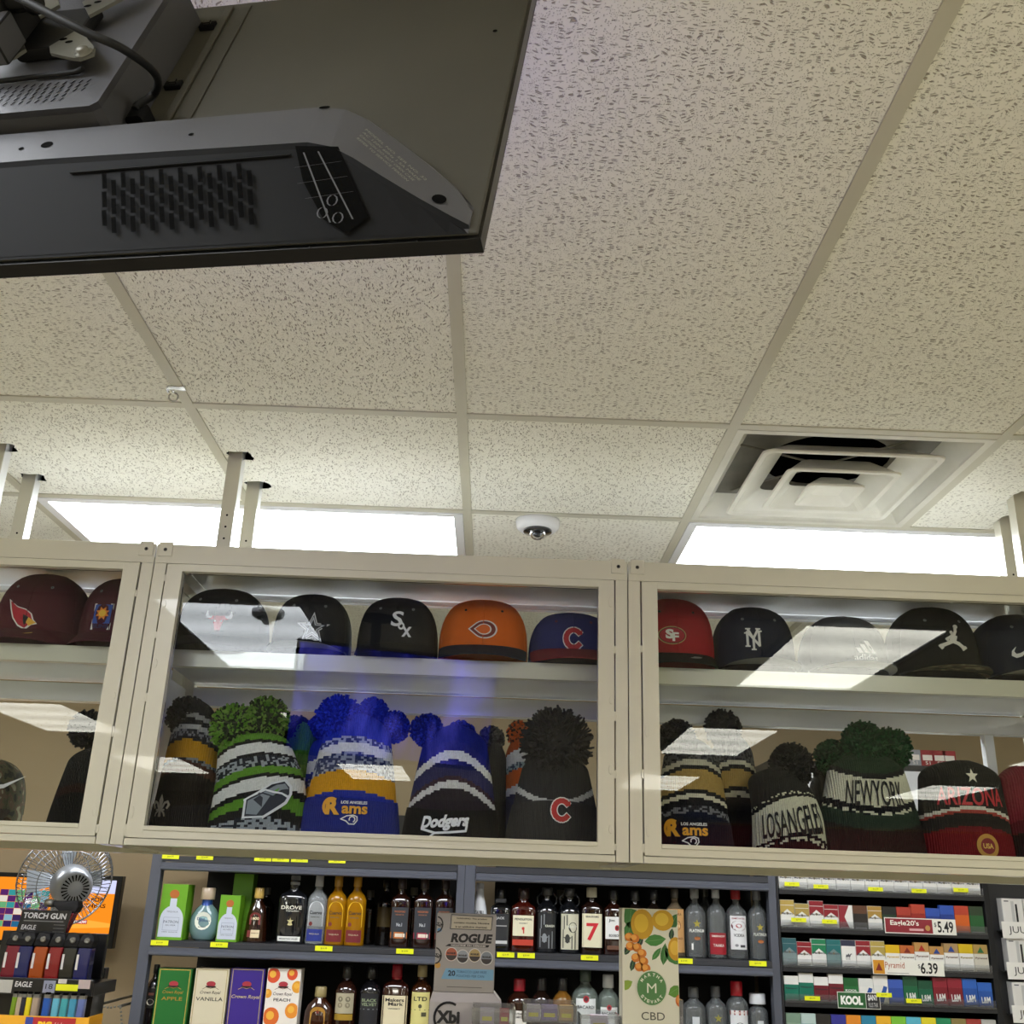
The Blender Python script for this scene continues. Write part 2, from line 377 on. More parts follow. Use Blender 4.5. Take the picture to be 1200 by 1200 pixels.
# a small clear hook clipped to the ceiling grid
M_hook = clear('clear plastic hook', (.86, .86, .80), 1.45, .05, .35, (.75, .74, .66))
hp = at(206, 449, 2.02); hz = CEIL-.004; hx = gx(-1); hy = YA-.085
hk_ = MB().box(hx-.020, hx+.016, hy-.010, hy+.006, hz-.0025, hz-.0002, M_hook).box(hx-.022, hx-.019, hy-.010, hy+.006, hz-.010, hz-.0026, M_hook)
hk_.tube([(hx-.012+.010*math.sin(a/10*2*PI), hy+.014, hz-.014+.010*math.cos(a/10*2*PI)) for a in range(10)], .0018, M_hook, 6)
hk_.box(hx-.014, hx-.010, hy+.006, hy+.012, hz-.006, hz-.0026, M_hook)
tag(hk_.obj('ceiling_hook'), 'small clear plastic hook clipped on the ceiling grid above the left hangers', 'hook')
# ================================================================ hat cabinets hung from the ceiling
M_cab = mat('cream cabinet enamel', '#c6c3af', .28, coat=.45, bump=('noise', 25, .12), var=.03, vscale=4)
M_cabin = mat('white cabinet lining', '#d9d9da', .2, coat=.5)
M_seam = mat('gap shadow', '#3a3731', .9)
M_glass = clear('cabinet glass', (.96, .98, .975), 1.31)
M_screw = mat('screw head', '#55534d', .4, metal=.8)
J = (-1.893, -.800, .293, 1.386)
CY0, CY1 = 2.300, 2.68         # front and back of the cabinets
SH_Z0, SH_Z1, SH_Y = .490+CZ, .529+CZ, 2.408
FL_Z = .118+CZ
def wmb(t): return MB(Matrix.Translation(-Vector(t.location)))
def bead(mb, x, y, z0, z1, mt):
    zz = z0
    while zz < z1:
        mb.disc((x, y, zz), .003+random.random()*.002, mt, th=-.0015, ry=.008+random.random()*.006, seg=8); zz += .12+random.random()*.2
def cabinet(x0, x1, label, posts, rear_post=None):
    t = thing('display_cabinet', label, 'display cabinet', ((x0+x1)/2, CY0, CZ+.085), group=None)
    z0, z1 = CZ+.087, CZ+.752; g = .0012
    B = wmb(t)
    B.box(x0+g, x1-g, CY0+.002, CY0+.036, CZ+.706, z1, M_cab)                      # top beam
    B.box(x0+g, x0+.0285, CY0+.003, CY0+.036, z0, CZ+.706, M_cab).box(x1-.0285, x1-g, CY0+.003, CY0+.036, z0, CZ+.706, M_cab)
    B.box(x0+.03, x1-.03, CY0+.003, CY0+.036, z0, CZ+.101, M_cab)
    for xx in (x0+g, x1-.03):                                                       # side rails and rear posts
        B.box(xx, xx+.028, CY0+.036, CY1, z1-.045, z1-.012, M_cab).box(xx, xx+.028, CY0+.036, CY1, z0, z0+.03, M_cab)
        B.box(xx, xx+.028, CY1-.028, CY1, z0+.03, z1-.045, M_cab)
    B.box(x0+.03, x1-.03, CY1-.022, CY1, CZ+.725, z1-.012, M_cabin)                # rear rails
    B.box(x0+.03, x1-.03, CY1-.03, CY1, SH_Z0-.05, SH_Z0-.004, M_cabin)
    B.box(x0+.0005, x1-.0005, CY1-.03, CY1, z0-.005, z0+.03, M_cab)
    bead(B, x0+.030, CY0+.003, z0+.03, CZ+.7, M_cab); bead(B, x1-.030, CY0+.003, z0+.03, CZ+.7, M_cab)
    if rear_post: B.box(rear_post-.012, rear_post+.012, CY1-.028, CY1-.004, z0+.03, SH_Z0-.05, M_cabin)
    B.obj('frame', t, bevel=.0012)
    wmb(t).box(x0+.03, x1-.03, CY0+.037, CY1-.024, CZ+.738, CZ+.749, M_cabin).obj('top_panel', t)
    wmb(t).box(x0+.03, x1-.03, CY0+.037, CY1-.031, FL_Z-.012, FL_Z-.001, M_cab).obj('bottom_panel', t)
    S = wmb(t); S.box(x0+.032, x1-.032, SH_Y, SH_Y+.02, SH_Z0, SH_Z1, M_cab).box(x0+.032, x1-.032, SH_Y+.02, CY1-.001, SH_Z0+.004, SH_Z1-.001, M_cabin); S.obj('shelf', t)
    for xx in (x0+.006, x1-.012): wmb(t).box(xx, xx+.004, CY0+.037, CY1-.029, z0+.031, SH_Z0-.01, M_cabin).obj('side_panel', t)
    # glazed door frame set in the front
    D = wmb(t); a0, a1, b0, b1 = x0+.0318, x1-.0318, CZ+.1025, CZ+.7045; wst = .036
    D.box(a0, a0+wst, CY0, CY0+.03, b0, b1, M_cab).box(a1-wst, a1, CY0, CY0+.03, b0, b1, M_cab)
    D.box(a0+wst, a1-wst, CY0, CY0+.03, b1-.017, b1, M_cab).box(a0+wst, a1-wst, CY0, CY0+.03, b0, b0+.024, M_cab)
    D.box(a0+wst, a1-wst, CY0-.003, CY0, b0+.015, b0+.024, M_cab)
    bead(D, a0+.008, CY0, b0+.05, b1-.05, M_cab); bead(D, a1-.008, CY0, b0+.05, b1-.05, M_cab)
    d = D.obj('door', t, bevel=.0012)
    wmb(t).box(a0+wst+.0005, a1-wst-.0005, CY0+.018, CY0+.022, b0+.0245, b1-.0175, M_glass).obj('glass_pane', d)
    for k in (0, 1):
        bx = (x0+.022, x1-.022)[k]
        c = wmb(t); c.rbox(bx-.016, bx+.016, CY0-.001, CY0+.0018, z1-.03, z1+.004, .0008, M_cab)
        c.disc((bx, CY0-.0015, z1-.014), .0045, M_screw, seg=10, th=.0004).disc((bx, CY0-.002, z1-.014), .002, M_dark, seg=8); c.obj('clip', t)
    for hx, hy in posts:
        H = wmb(t); zt = CEIL+.03; zb = z1-.011
        H.box(hx-.017, hx+.017, hy-.0015, hy+.0015, zb, zt, M_cab).box(hx+.014, hx+.017, hy+.0015, hy+.034, zb, zt, M_white).box(hx-.017, hx-.014, hy+.0015, hy+.034, zb, zt, M_cab)
        for q in range(4): H.disc((hx, hy-.0019, zb+.03+q*.03), .0028, M_dark, seg=8)
        H.obj('hanger_post', t)
    return t
cabinet(J[0], J[1], 'cream metal hat cabinet at the left, holding maroon caps and a camouflage cap', POSTS[2:4])
cabinet(J[1], J[2], 'middle cream metal hat cabinet with the orange cap and the blue beanies behind its glass', POSTS[0:2])
cabinet(J[2], J[3], 'cream metal hat cabinet at the right, with the red cap and city name beanies', POSTS[4:6], rear_post=1.255)

# ---------------------------------------------------------------- baseball caps
def C2(pts, s): return [(x*s, y*s) for x, y in pts]
STAR = [(math.sin(PI*k/5)*(1 if k % 2 == 0 else .4), math.cos(PI*k/5)*(1 if k % 2 == 0 else .4)) for k in range(10)]
def lg_cardinal(b, F):
    r, k, y, w = thread('#b3122b'), thread('#151515'), thread('#e8b23c'), thread('#e8e6df')
    head = [(-.026, .026), (-.010, .014), (.004, .010), (.014, .003), (.018, -.006), (.024, -.012), (.016, -.014), (.008, -.022), (-.004, -.016), (-.014, -.004), (-.020, .010)]
    b.poly(sc2(head, 1.16), w, F, .0008); b.poly(head, r, F, .0014); b.poly([(.002, .002), (.012, -.003), (.010, -.014), (.006, -.016), (.003, -.008)], k, F, .0019); b.poly([(.012, -.003), (.026, -.012), (.015, -.018), (.009, -.012)], y, F, .0022)
def lg_sun(b, F):
    b.rect(-.019, .019, -.026, .026, thread('#e8e6df'), F, .0008); b.rect(-.017, .017, -.014, .024, thread('#2b4fa0'), F, .0013)
    b.poly(sc2([(math.cos(PI*k/8)*(1 if k % 2 else .6), math.sin(PI*k/8)*(1 if k % 2 else .6)) for k in range(16)], .014, 0, .006), thread('#e8862a'), F, .0018); b.poly(arc(0, .006, .007, .007, 0, 360), thread('#f0c23c'), F, .0022)
    b.text('SUNS', 0, -.0195, .030, .008, thread('#2a2a55'), F, .0016, bold=.03)
def lg_bull(b, F):
    r, w = thread('#c8202f'), thread('#f2f2f2')
    b.poly([(-.016, .012), (.016, .012), (.024, .004), (.012, .002), (.009, -.010), (.006, -.024), (-.006, -.024), (-.009, -.010), (-.012, .002), (-.024, .004)], r, F, .001)
    for s in (-1, 1): b.poly([(s*.014, .012), (s*.024, .012), (s*.028, .024), (s*.032, .014), (s*.029, .006), (s*.018, .005)], w, F, .0016); b.poly([(s*.004, -.001), (s*.010, .002), (s*.008, -.004)], w, F, .0016)
def lg_star(b, F):
    b.poly(C2(STAR, .031), thread('#d8d8d8'), F, .0008); b.poly(C2(STAR, .0255), thread('#1c2230'), F, .0013); b.poly(C2(STAR, .022), thread('#c4c8cc'), F, .0018); b.poly(C2(STAR, .016), thread('#22252c'), F, .0022)
def lg_sox(b, F):
    w = thread('#eeeeee'); b.text('S', -.006, .012, .024, .034, w, F, .001, bold=.02, shear=.1, th=.001); b.text('o', .003, -.004, .014, .016, w, F, .001, bold=.02, th=.001); b.text('x', .015, -.016, .020, .022, w, F, .001, bold=.02, th=.001)
def lg_wish(b, F):
    for k, (h, o) in enumerate((('#e7e2d6', .0008), ('#7b2a1c', .0012), ('#e7e2d6', .0016), ('#e56a1c', .002))):
        s = (1, .88, .60, .50)[k]; b.poly([(-.030*s-.001, 0)]+[(x*s, y*s) for x, y in arc(.004, 0, .026, .020, 140, -140, 18)], thread(h), F, o)
def lg_c(b, F, s=1., red='#b8232c'):
    for h, o, w_ in (('#f0ede6', .0008, .014), (red, .0014, .010)): b.stroke([(x*s, y*s) for x, y in arc(0, 0, .015, .018, 40, 320, 14)], w_*s, thread(h), F, o)
    b.poly([(x*s, y*s) for x, y in ((.007, .008), (.017, .008), (.017, .019), (.012, .014))], thread(red), F, .0016)
def lg_sf(b, F):
    b.poly(arc(0, 0, .034, .023, 0, 360, 28), thread('#b59a62'), F, .0008); b.poly(arc(0, 0, .0315, .0205, 0, 360, 28), thread('#16130f'), F, .0011); b.poly(arc(0, 0, .030, .019, 0, 360, 28), thread('#a8182a'), F, .0014)
    w = thread('#f0ede6'); b.text('S', -.006, .003, .020, .024, w, F, .0018, bold=.05); b.text('F', .008, -.004, .016, .022, w, F, .0022, bold=.04)
def lg_ny(b, F):
    w = thread('#eeece4'); b.stroke([(-.014, -.018), (-.014, .017), (.014, -.017), (.014, .018)], .0055, w, F, .001, th=.001); b.stroke([(0, -.026), (0, .000), (-.012, .024)], .0052, w, F, .0013, th=.001); b.stroke([(0, .000), (.012, .024)], .0052, w, F, .0013, th=.001)
    for x, y in ((-.014, -.019), (.015, .019), (0, -.027), (-.012, .025), (.012, .025), (-.015, .014)): b.rect(x-.006, x+.006, y-.0018, y+.0018, w, F, .0016)
def lg_bars(b, F):
    w = thread('#f2f2f0')
    for k in range(3):
        x = -.014+k*.012; h = .012+.009*k; b.poly([(x+.008, -.006), (x, -.006), (x-h*.45, -.006+h*.75), (x-h*.45+.008, -.006+h*.75)], w, F, .001)
    b.text('adidas', -.001, -.014, .044, .011, w, F, .001, bold=.02)
def lg_jump(b, F):
    w = thread('#dedad0'); S_ = lambda p, ww: b.stroke(p, ww, w, F, .0012, th=.001)
    S_([(.004, .004), (.001, -.004)], .013); S_([(.004, .006), (.009, .016), (.010, .024)], .0055); b.poly(arc(.011, .026, .0045, .0045, 0, 360, 10), w, F, .0018, th=.0012)
    S_([(-.001, .005), (-.011, -.001), (-.009, -.004)], .005); S_([(0, -.006), (-.012, -.011), (-.024, -.016)], .007); S_([(.002, -.006), (.012, -.010), (.022, -.018)], .007)
    S_([(-.026, -.015), (-.022, -.020)], .006); S_([(.020, -.021), (.026, -.017)], .006); b.poly(arc(.000, .013, .0035, .004, 0, 360, 10), w, F, .002)
def lg_swoosh(b, F):
    b.poly([(.030, .016), (-.004, -.006), (-.014, -.008), (-.018, -.002), (-.012, .010), (-.022, .000), (-.024, -.012), (-.014, -.018), (-.002, -.014)], thread('#e8e6e0'), F, .001, th=.001)
CAMO = None
def camo():
    global CAMO
    if CAMO: return CAMO
    m = bpy.data.materials.new('camouflage twill'); m.use_nodes = True; nt = m.node_tree; b = nt.nodes['Principled BSDF']; b.inputs['Roughness'].default_value = .9
    tc = nt.nodes.new('ShaderNodeTexCoord'); n = nt.nodes.new('ShaderNodeTexNoise'); n.inputs['Scale'].default_value = 38; n.inputs['Detail'].default_value = 1.5
    r = nt.nodes.new('ShaderNodeValToRGB'); r.color_ramp.interpolation = 'CONSTANT'
    e = r.color_ramp.elements; e[0].color = (*lin('#2a281e'), 1); e[1].position = .62; e[1].color = (*lin('#8a8568'), 1)
    for p, c in ((.42, '#4b4a30'), (.52, '#5d4a35')): q = e.new(p); q.color = (*lin(c), 1)
    nt.links.new(tc.outputs['Object'], n.inputs['Vector']); nt.links.new(n.outputs[0], r.inputs[0]); nt.links.new(r.outputs[0], b.inputs['Base Color']); CAMO = m; return m
def cap(px, ptop, pl, pr, label, crown, top=None, bill=None, under='#2a2b2a', logo=None, lpx=None, mcrown=None, munder=None, yc=2.53, base=SH_Z1, lip=.0, sticker=None, rz=0., h=None, ls=1., flat=False):
    x0, x1 = X(pl, 745, yc-.03), X(pr, 745, yc-.03); a = (x1-x0)/2; xc = (x0+x1)/2; bdep = a*1.0
    H = h or min(Z(px, ptop, yc)-base-.004, CZ+.728-base)
    t = thing('baseball_cap', label, 'cap', (xc, yc, base+.0006), rz, group='caps on display')
    mc = mcrown or fabric(crown); zc = .024 if flat else .042; fr = .022 if flat else .006; cb = .008 if flat else .028
    P, Q, q2 = 2.6, 4.0, 2.5
    rho = lambda z: max(0., 1-(max(0., min(1., z/H)))**Q)**(1/q2)
    def se(th, k):
        c, s = math.cos(th), math.sin(th); r = (abs(c)**P+abs(s)**P)**(-1/P); return a*k*r*c, bdep*k*r*s
    def F(u, v, o):     # the front of the crown
        k = max(.05, rho(v)); f = max(.02, 1-min(.97, abs(u/(a*k)))**P)**(1/P); return (u, -bdep*k*f-o, v)
    n = 48; rings = []
    for i in range(15):
        z = H*math.sin(PI/2*i/14.)*.9995; k = max(rho(z), .02); r = []
        for j in range(n):
            th = 2*PI*j/n; x, y = se(th, k); zz = z
            if i == 0: zz = .012+cb*max(0, -math.sin(th))
            elif i < 4: zz = max(z, .013+cb*max(0, -math.sin(th))+.002*i)
            r.append((x, y, zz))
        rings.append(r)
    B = MB().loft(rings, mc, smooth=True, caps=True)
    for th in (90, 150, 30, 210, 330, 270):   # panel seams
        pts = []
        for i in range(12):
            z = H*math.sin(PI/2*(i+2)/13.6); x, y = se(math.radians(th), rho(z)*1.004); pts.append((x, y, z))
        B.tube(pts, .0011, mc, 5)
    B.obj('crown', t)
    MB().lathe([(.0105, H-.004), (.0105, H), (.008, H+.004), (.001, H+.0065)], fabric(top or crown), 14, caps=True).obj('button', t)
    ey = MB()
    for s in (-1, 1): ey.poly(arc(s*a*.40, H*.74, .0035, .0035, 0, 360, 10), thread(top or '#8d8f92'), F, .0012).poly(arc(s*a*.40, H*.74, .0015, .0015, 0, 360, 8), M_dark, F, .0016)
    ey.obj('eyelet', t)
    # bill: curved sheet from the crown out to the front edge
    L = .080 if flat else .066; n = 20; up, lo = [], []
    for row in range(5):
        f = row/4; ru = []
        for i in range(n+1):
            s = math.radians(-88+176*i/n); x = a*.97*math.sin(s)
            yi = -bdep*max(0, 1-abs(.97*math.sin(s))**P)**(1/P)*.97; yo = -bdep*.34-(bdep*.66+L)*max(0, math.cos(s))**.62
            yo = min(yo, yi-.002); y = yi+(yo-yi)*f; z = zc+(fr+lip-zc)*f*min(1, (yi-yo)/.06)-.006*abs(math.sin(s))**3*f
            ru.append((x, y, max(z, .0035)))
        up.append(ru)
    bl = MB(); mb_ = fabric(bill or crown); mu = munder or fabric(under)
    bl.loft(up, mb_, caps=False, closed=False, smooth=True); bl.loft([[(x, y, z-.003) for x, y, z in r] for r in up], mu, caps=False, closed=False, smooth=True)
    bl.loft([up[-1], [(x, y-.0008, z-.0015) for x, y, z in up[-1]], [(x, y, z-.003) for x, y, z in up[-1]]], mb_, caps=False, closed=False, smooth=True)
    if sticker: # oval size sticker on top of the bill near the edge
        bl.add([(sticker[0]+.016*math.cos(2*PI*k/14), -bdep-.03+.010*math.sin(2*PI*k/14), .0235+.0045*math.sin(2*PI*k/14)) for k in range(14)], [tuple(range(14))], thread(sticker[1]))
    bl.obj('bill', t)
    if logo:
        u0 = X(lpx[0], lpx[1], yc-bdep*.9)-xc; v0 = Z(lpx[0], lpx[1], yc-bdep*.95)-base
        lb = MB(); logo(lb, lambda u, v, o: F(u*ls+u0, v*ls+v0, o)); lb.obj('logo', t)
    return t
cap(43, 673, -8, 93, 'maroon cap with a red bird head badge and a yellow sticker on its bill', '#4e1a26', bill='#4e1a26', under='#3f1620', logo=lg_cardinal, ls=1.4, lpx=(28, 722), sticker=(.02, '#c9a12c'))
cap(137, 679, 91, 186, 'maroon cap with a square blue and orange sun badge, right of the bird head cap', '#4b1a28', under='#3f1620', logo=lg_sun, ls=1.25, lpx=(121, 723), sticker=(.01, '#b9aeb0'))
cap(265, 692, 206, 311, 'black cap with a red bull head badge behind the bright window of reflected light', '#17171a', under='#1c1c1e', logo=lg_bull, lpx=(257, 728))
cap(374, 698, 318, 410, 'black cap with a silver outlined star badge', '#1b1d22', under='#8e8f94', bill='#1b1d22', flat=True, logo=lg_star, ls=1.35, lpx=(367, 737))
cap(471, 702, 418, 513, 'black cap with three white interlaced letters, directly left of the orange cap', '#1d1d1f', under='#1c1c1e', logo=lg_sox, ls=1.15, lpx=(469, 732))
cap(573, 705, 514, 619, 'bright orange cap with a dark bill', '#d9661a', top='#1d1a18', bill='#1e2230', under='#33332f', logo=lg_wish, ls=1.15, lpx=(566, 738))
cap(670, 720, 620, 720, 'blue cap with a red letter C and a red bill', '#232a63', top='#6a1f2d', bill='#7c2230', under='#6d1e28', logo=lg_c, ls=1.2, lpx=(672, 749))
cap(783, 703, 740, 837, 'red cap with an oval badge and a black bill', '#a11d27', top='#17120f', bill='#1b1a18', under='#22221f', logo=lg_sf, lpx=(787, 745), sticker=(.035, '#9b9b94'))
cap(881, 713, 837, 930, 'navy cap with white interlocked letters N and Y', '#1b2031', bill='#1b2031', under='#8a8c8c', flat=True, logo=lg_ny, lpx=(882, 749))
cap(990, 724, 941, 1037, 'grey cap with three slanted white bars, half covered by the parallelogram of reflected light', '#6d6f70', bill='#6d6f70', under='#d6d6d0', flat=True, logo=lg_bars, ls=1.35, lpx=(1014, 762))
cap(1094, 713, 1045, 1143, 'black cap with a white leaping figure badge and a camouflage bill', '#1b1b1a', bill='#1b1b1a', logo=lg_jump, ls=1.2, lpx=(1114, 749), munder=camo(), flat=True)
cap(1192, 722, 1144, 1242, 'dark navy cap with a white curved tick badge at the right end of the shelf', '#1d2230', top='#8d8f92', bill='#1d2230', under='#a9a9a2', logo=lg_swoosh, lpx=(1196, 763), flat=True)

# ---------------------------------------------------------------- knitted hats on the cabinet floor
def pompom(cx, cy, cz, r, cols, parent, n=420, ry=None, seed=1):
    R_ = random.Random(seed); b = MB(); ms = [mat('yarn '+c, c, .95, spec=.1, var=.2, vscale=200) for c in cols]; ry = ry or r
    b.lathe([(r*.86*math.sin(PI*k/8)+.0005, -ry*.86*math.cos(PI*k/8)) for k in range(9)], ms[0], 14, (cx, cy, cz), caps=False)
    for i in range(n):
        z = R_.uniform(-1, 1); th = R_.uniform(0, 2*PI); q = math.sqrt(1-z*z); d = Vector((q*math.cos(th), q*math.sin(th), z))
        k = R_.uniform(.90, 1.12); p0 = Vector((cx+d.x*r*.78, cy+d.y*r*.78, cz+d.z*ry*.78)); j = Vector([R_.uniform(-.14, .14) for _ in range(3)])
        e = (d+j).normalized(); p1 = Vector((cx+e.x*r*k, cy+e.y*r*k, cz+e.z*ry*k)); s = e.orthogonal().normalized(); s2 = e.cross(s); wv = .0036
        b.add([p0+s*wv, p0-s*.5*wv+s2*wv*.8, p0-s*.5*wv-s2*wv*.8, p1+s*wv*.8, p1-s*.4*wv+s2*wv*.7, p1-s*.4*wv-s2*wv*.7], [(0, 1, 4, 3), (1, 2, 5, 4), (2, 0, 3, 5), (3, 4, 5)], R_.choice(ms))
    return b.obj('pompom', parent)
def beanie(px, half, ptop, label, bands, yc=2.50, pbase=None, base=None, lean=0., poms=(), cuff=None, logo=None, depth=.06, taper=.62, text=None, side=0., curve=.012, seed=1, topr=.25):
    """bands: list of (height fraction, colour or (colour, colour) speckle); cuff: (height m, colour)"""
    base = FL_Z if base is None else base
    xc = X(px, 960, yc-depth*.8); a = half/F_PX*(yc*.95); H = Z(px, ptop, yc)-base
    t = thing('knitted_hat', label, 'knitted hat', (xc, yc, base), 0, group='knitted hats on display')
    R_ = random.Random(seed); nr, n = 56, 84
    def rad(f): # body outline by height fraction
        return (1-(1-taper)*f**1.3)*(1 if f < .82 else max(topr, math.sqrt(max(0, 1-((f-.82)/.19)**2))))
    def pos(th, f, o=0.):
        k = rad(f); z = H*f
        return (a*k*math.cos(th)*(1+o/a)+lean*f*f*H+side*f, depth*(.55+.45*k)*math.sin(th)*(1+o/depth), z+-math.sin(min(1., f*1.5+.12)*PI*.62)*math.tan(lean)*a*k*(math.cos(th)+1)*1.15*min(1., f*4))
    b = MB(); vs = [pos(2*PI*j/n, i/nr) for i in range(nr+1) for j in range(n)]; b.v = [Vector(p) for p in vs]
    cur = [(f, c) for f, c in bands]
    for i in range(nr):
        for j in range(n):
            th = 2*PI*(j+.5)/n; f = (i+.5)/nr+curve/H*math.cos(2*th)*.8
            c = cur[-1][1]
            for f1, cc in cur:
                if f <= f1: c = cc; break
            if isinstance(c, tuple): c = c[0] if R_.random() < .5 else c[1]
            b.f.append([i*n+j, i*n+(j+1) % n, (i+1)*n+(j+1) % n, (i+1)*n+j]); b.mi.append(b.m(knit(c))); b.sm.append(True)
    b.f.append([nr*n+j for j in range(n)]); b.mi.append(b.mi[-1]); b.sm.append(True)
    b.f.append([j for j in range(n)][::-1]); b.mi.append(b.mi[0]); b.sm.append(False)
    b.obj('body', t)
    F = lambda u, v, o: pos(-PI/2+max(-1.5, min(1.5, u/a)), v/H, o+.0015)
    if cuff:
        ch, cc = cuff; rings = []
        for zf, k in ((.0, 1.0), (.0, 1.03), (.3, 1.04), (.8, 1.035), (1.0, 1.03), (1.0, 1.0)):
            rings.append([(a*k*math.cos(2*PI*j/n)*rad(zf*ch/H), depth*k*math.sin(2*PI*j/n), .0005+zf*ch+(.004*math.sin(2*PI*j/n*2+seed) if zf > .5 else 0)) for j in range(n)])
        cb = MB().loft(rings, knit(cc), smooth=True, caps=False)
        F = lambda u, v, o: (a*1.045*math.sin(max(-1.5, min(1.5, u/a))), -depth*1.045*math.cos(max(-1.5, min(1.5, u/a)))-o-.001, v)
        co = cb.obj('cuff', t)
    if logo: lb = MB(); logo(lb, F); lb.obj('badge', t)
    if text: lb = MB(); text(lb, lambda u, v, o: pos(-PI/2+max(-1.5, min(1.5, u/a)), v/H, o+.0015)); lb.obj('lettering', t)
    for k, (ppx, ppy, pr_, cols) in enumerate(poms):
        yy = yc-.01+.03*k; p = at(ppx, ppy, yy); pompom(p.x-xc, yy-yc, p.z-base, pr_/F_PX*yy*.98, cols, t, seed=seed*7+k, n=int(320+pr_*16))
    return t
BLK, NAV, GRY = '#15151a', '#171a2c', ('#26262b', '#7b7b80')
def lg_fleur(b, F):
    w = thread('#b9b09a'); g = lambda u, v, o: F(u-.038, v+.060, o)
    b.poly([(0, .026), (.006, .012), (.003, -.006), (.004, -.024), (-.004, -.024), (-.003, -.006), (-.006, .012)], w, g, .001)
    for s in (-1, 1): b.stroke([(s*.004, -.006), (s*.010, .006), (s*.017, .009), (s*.021, .002), (s*.017, -.005)], .005, w, g, .0012); b.stroke([(s*.004, -.010), (s*.011, -.016), (s*.013, -.022)], .004, w, g, .0012)
    b.rect(-.012, .012, -.011, -.007, w, g, .0018)
def lg_rams(dx, dz, k=1.):
    def f(b, F):
        y, w, d = thread('#e8a62c'), thread('#ececec'), thread('#23283c'); G = lambda u, v, o: F(u*k+dx, v*k+dz, o)
        b.text('R', -.036, .006, .034, .036, d, G, .0012, bold=.08); b.text('R', -.036, .006, .032, .034, y, G, .0017, bold=.05); b.stroke(arc(-.040, .006, .017, .017, 60, 230), .007, y, G, .0017)
        b.text('ams', .012, .000, .056, .018, d, G, .0012, bold=.06); b.text('ams', .012, .000, .055, .017, y, G, .0017, bold=.03)
        b.text('LOS ANGELES', .010, .016, .056, .0065, w, G, .0014, bold=.03)
        b.stroke([(-.016, -.020), (-.004, -.013), (.010, -.011), (.018, -.014), (.019, -.022), (.013, -.030), (.002, -.030), (-.004, -.024), (-.016, -.020)], .0025, w, G, .0018); b.stroke(arc(.008, -.020, .006, .006, -60, 200, 8), .0025, w, G, .0018)
    return f
def lg_script(b, F):
    w = thread('#f4f4f4'); G = lambda u, v, o: F(u-.012, v+.040, o)
    b.text('Dodgers', 0, .002, .104, .034, w, G, .0012, bold=.05, shear=.35, rot=.08); b.stroke([(.048, -.002), (.046, -.014), (.010, -.018), (-.020, -.020), (-.052, -.012)], .005, w, G, .0014); b.stroke([(-.020, -.020), (-.030, -.027)], .004, w, G, .0014)
def lg_hawk(b, F):
    w, n_, gr, gn = thread('#e4e6e8'), thread('#18202e'), thread('#7f878f'), thread('#5f9a2c'); G = lambda u, v, o: F(u*1.1+.034, v*1.1+.058, o)
    O = [(-.052, -.026), (-.050, .000), (-.020, .010), (.010, .022), (.044, .024), (.056, .012), (.054, .000), (.040, -.010), (.026, -.014), (-.010, -.026)]
    b.poly(O, w, G, .0010); b.poly(sc2(O, .9), n_, G, .0014); b.poly([(-.044, -.020), (-.042, -.002), (-.012, .006), (.004, .000), (-.010, -.012), (-.022, -.022)], gr, G, .0018)
    b.poly([(-.010, .008), (.020, .018), (.040, .018), (.048, .008), (.030, .008), (.010, .000)], gr, G, .0018); b.stroke([(-.038, .004), (-.005, .012), (.012, .006), (.030, .002), (.044, -.004)], .003, w, G, .0021); b.poly([(.012, .008), (.026, .012), (.020, .006)], gn, G, .0024); b.stroke([(-.050, .000), (-.020, .010), (.010, .022), (.044, .024), (.056, .012), (.054, .000), (.040, -.010), (.026, -.014), (-.010, -.026)], .003, w, G, .0026)
def lg_c2(b, F): lg_c(b, lambda u, v, o: F(u*1.1+.012, v*1.1+.078, o), 1., '#c2322c')
beanie(207, 37, 822, 'black knitted hat with gold and brown bands and a three-petalled badge, at the left end', [(.42, '#191412'), (.50, '#4a2a20'), (.53, GRY), (.66, '#b88417'), (.69, BLK), (.74, GRY), (.78, '#a9a9a6'), (.82, BLK), (.86, '#8c8c8a'), (1.01, BLK)], yc=2.49, cuff=(.064, '#17161a'), logo=lg_fleur, poms=[(219, 840, 23, ('#121214', '#26262a'))], seed=2)
beanie(243, 32, 835, 'black knitted hat with a grey chevron band, behind the hat with the three-petalled badge', [(.5, '#9a6c18'), (.55, BLK), (.62, '#8c8c8a'), (.66, BLK), (.72, GRY), (1.01, BLK)], yc=2.585, poms=[(232, 850, 20, ('#121214', '#26262a'))], seed=3)
SG, SW = '#5b8f2a', '#dcdcd8'
beanie(297, 59, 866, 'bright green, white and navy striped knitted hat with a bird head badge, leaning left', [(.10, ('#1b202c', '#9aa0a6')), (.17, BLK), (.25, SG), (.30, BLK), (.42, SW), (.46, BLK), (.54, SG), (.58, ('#1b202c', '#9aa0a6')), (.66, ('#1b202c', '#9aa0a6')), (.69, BLK), (.80, SW), (.84, BLK), (1.01, SG)], yc=2.45, lean=-.20, cuff=None, logo=lg_hawk, poms=[(274, 853, 27, ('#23301c', '#5b8f2a', '#6f9440')), (312, 843, 26, ('#23301c', '#4d7a26', '#6f9440'))], seed=4)
beanie(341, 26, 848, 'green knitted hat with a dark pompom behind the green striped hat', [(.4, BLK), (.5, SW), (.6, SG), (1.01, '#3f7423')], yc=2.585, poms=[(345, 858, 19, ('#14171c', '#1e2e1a'))], seed=5)
RB = '#1c2f9e'
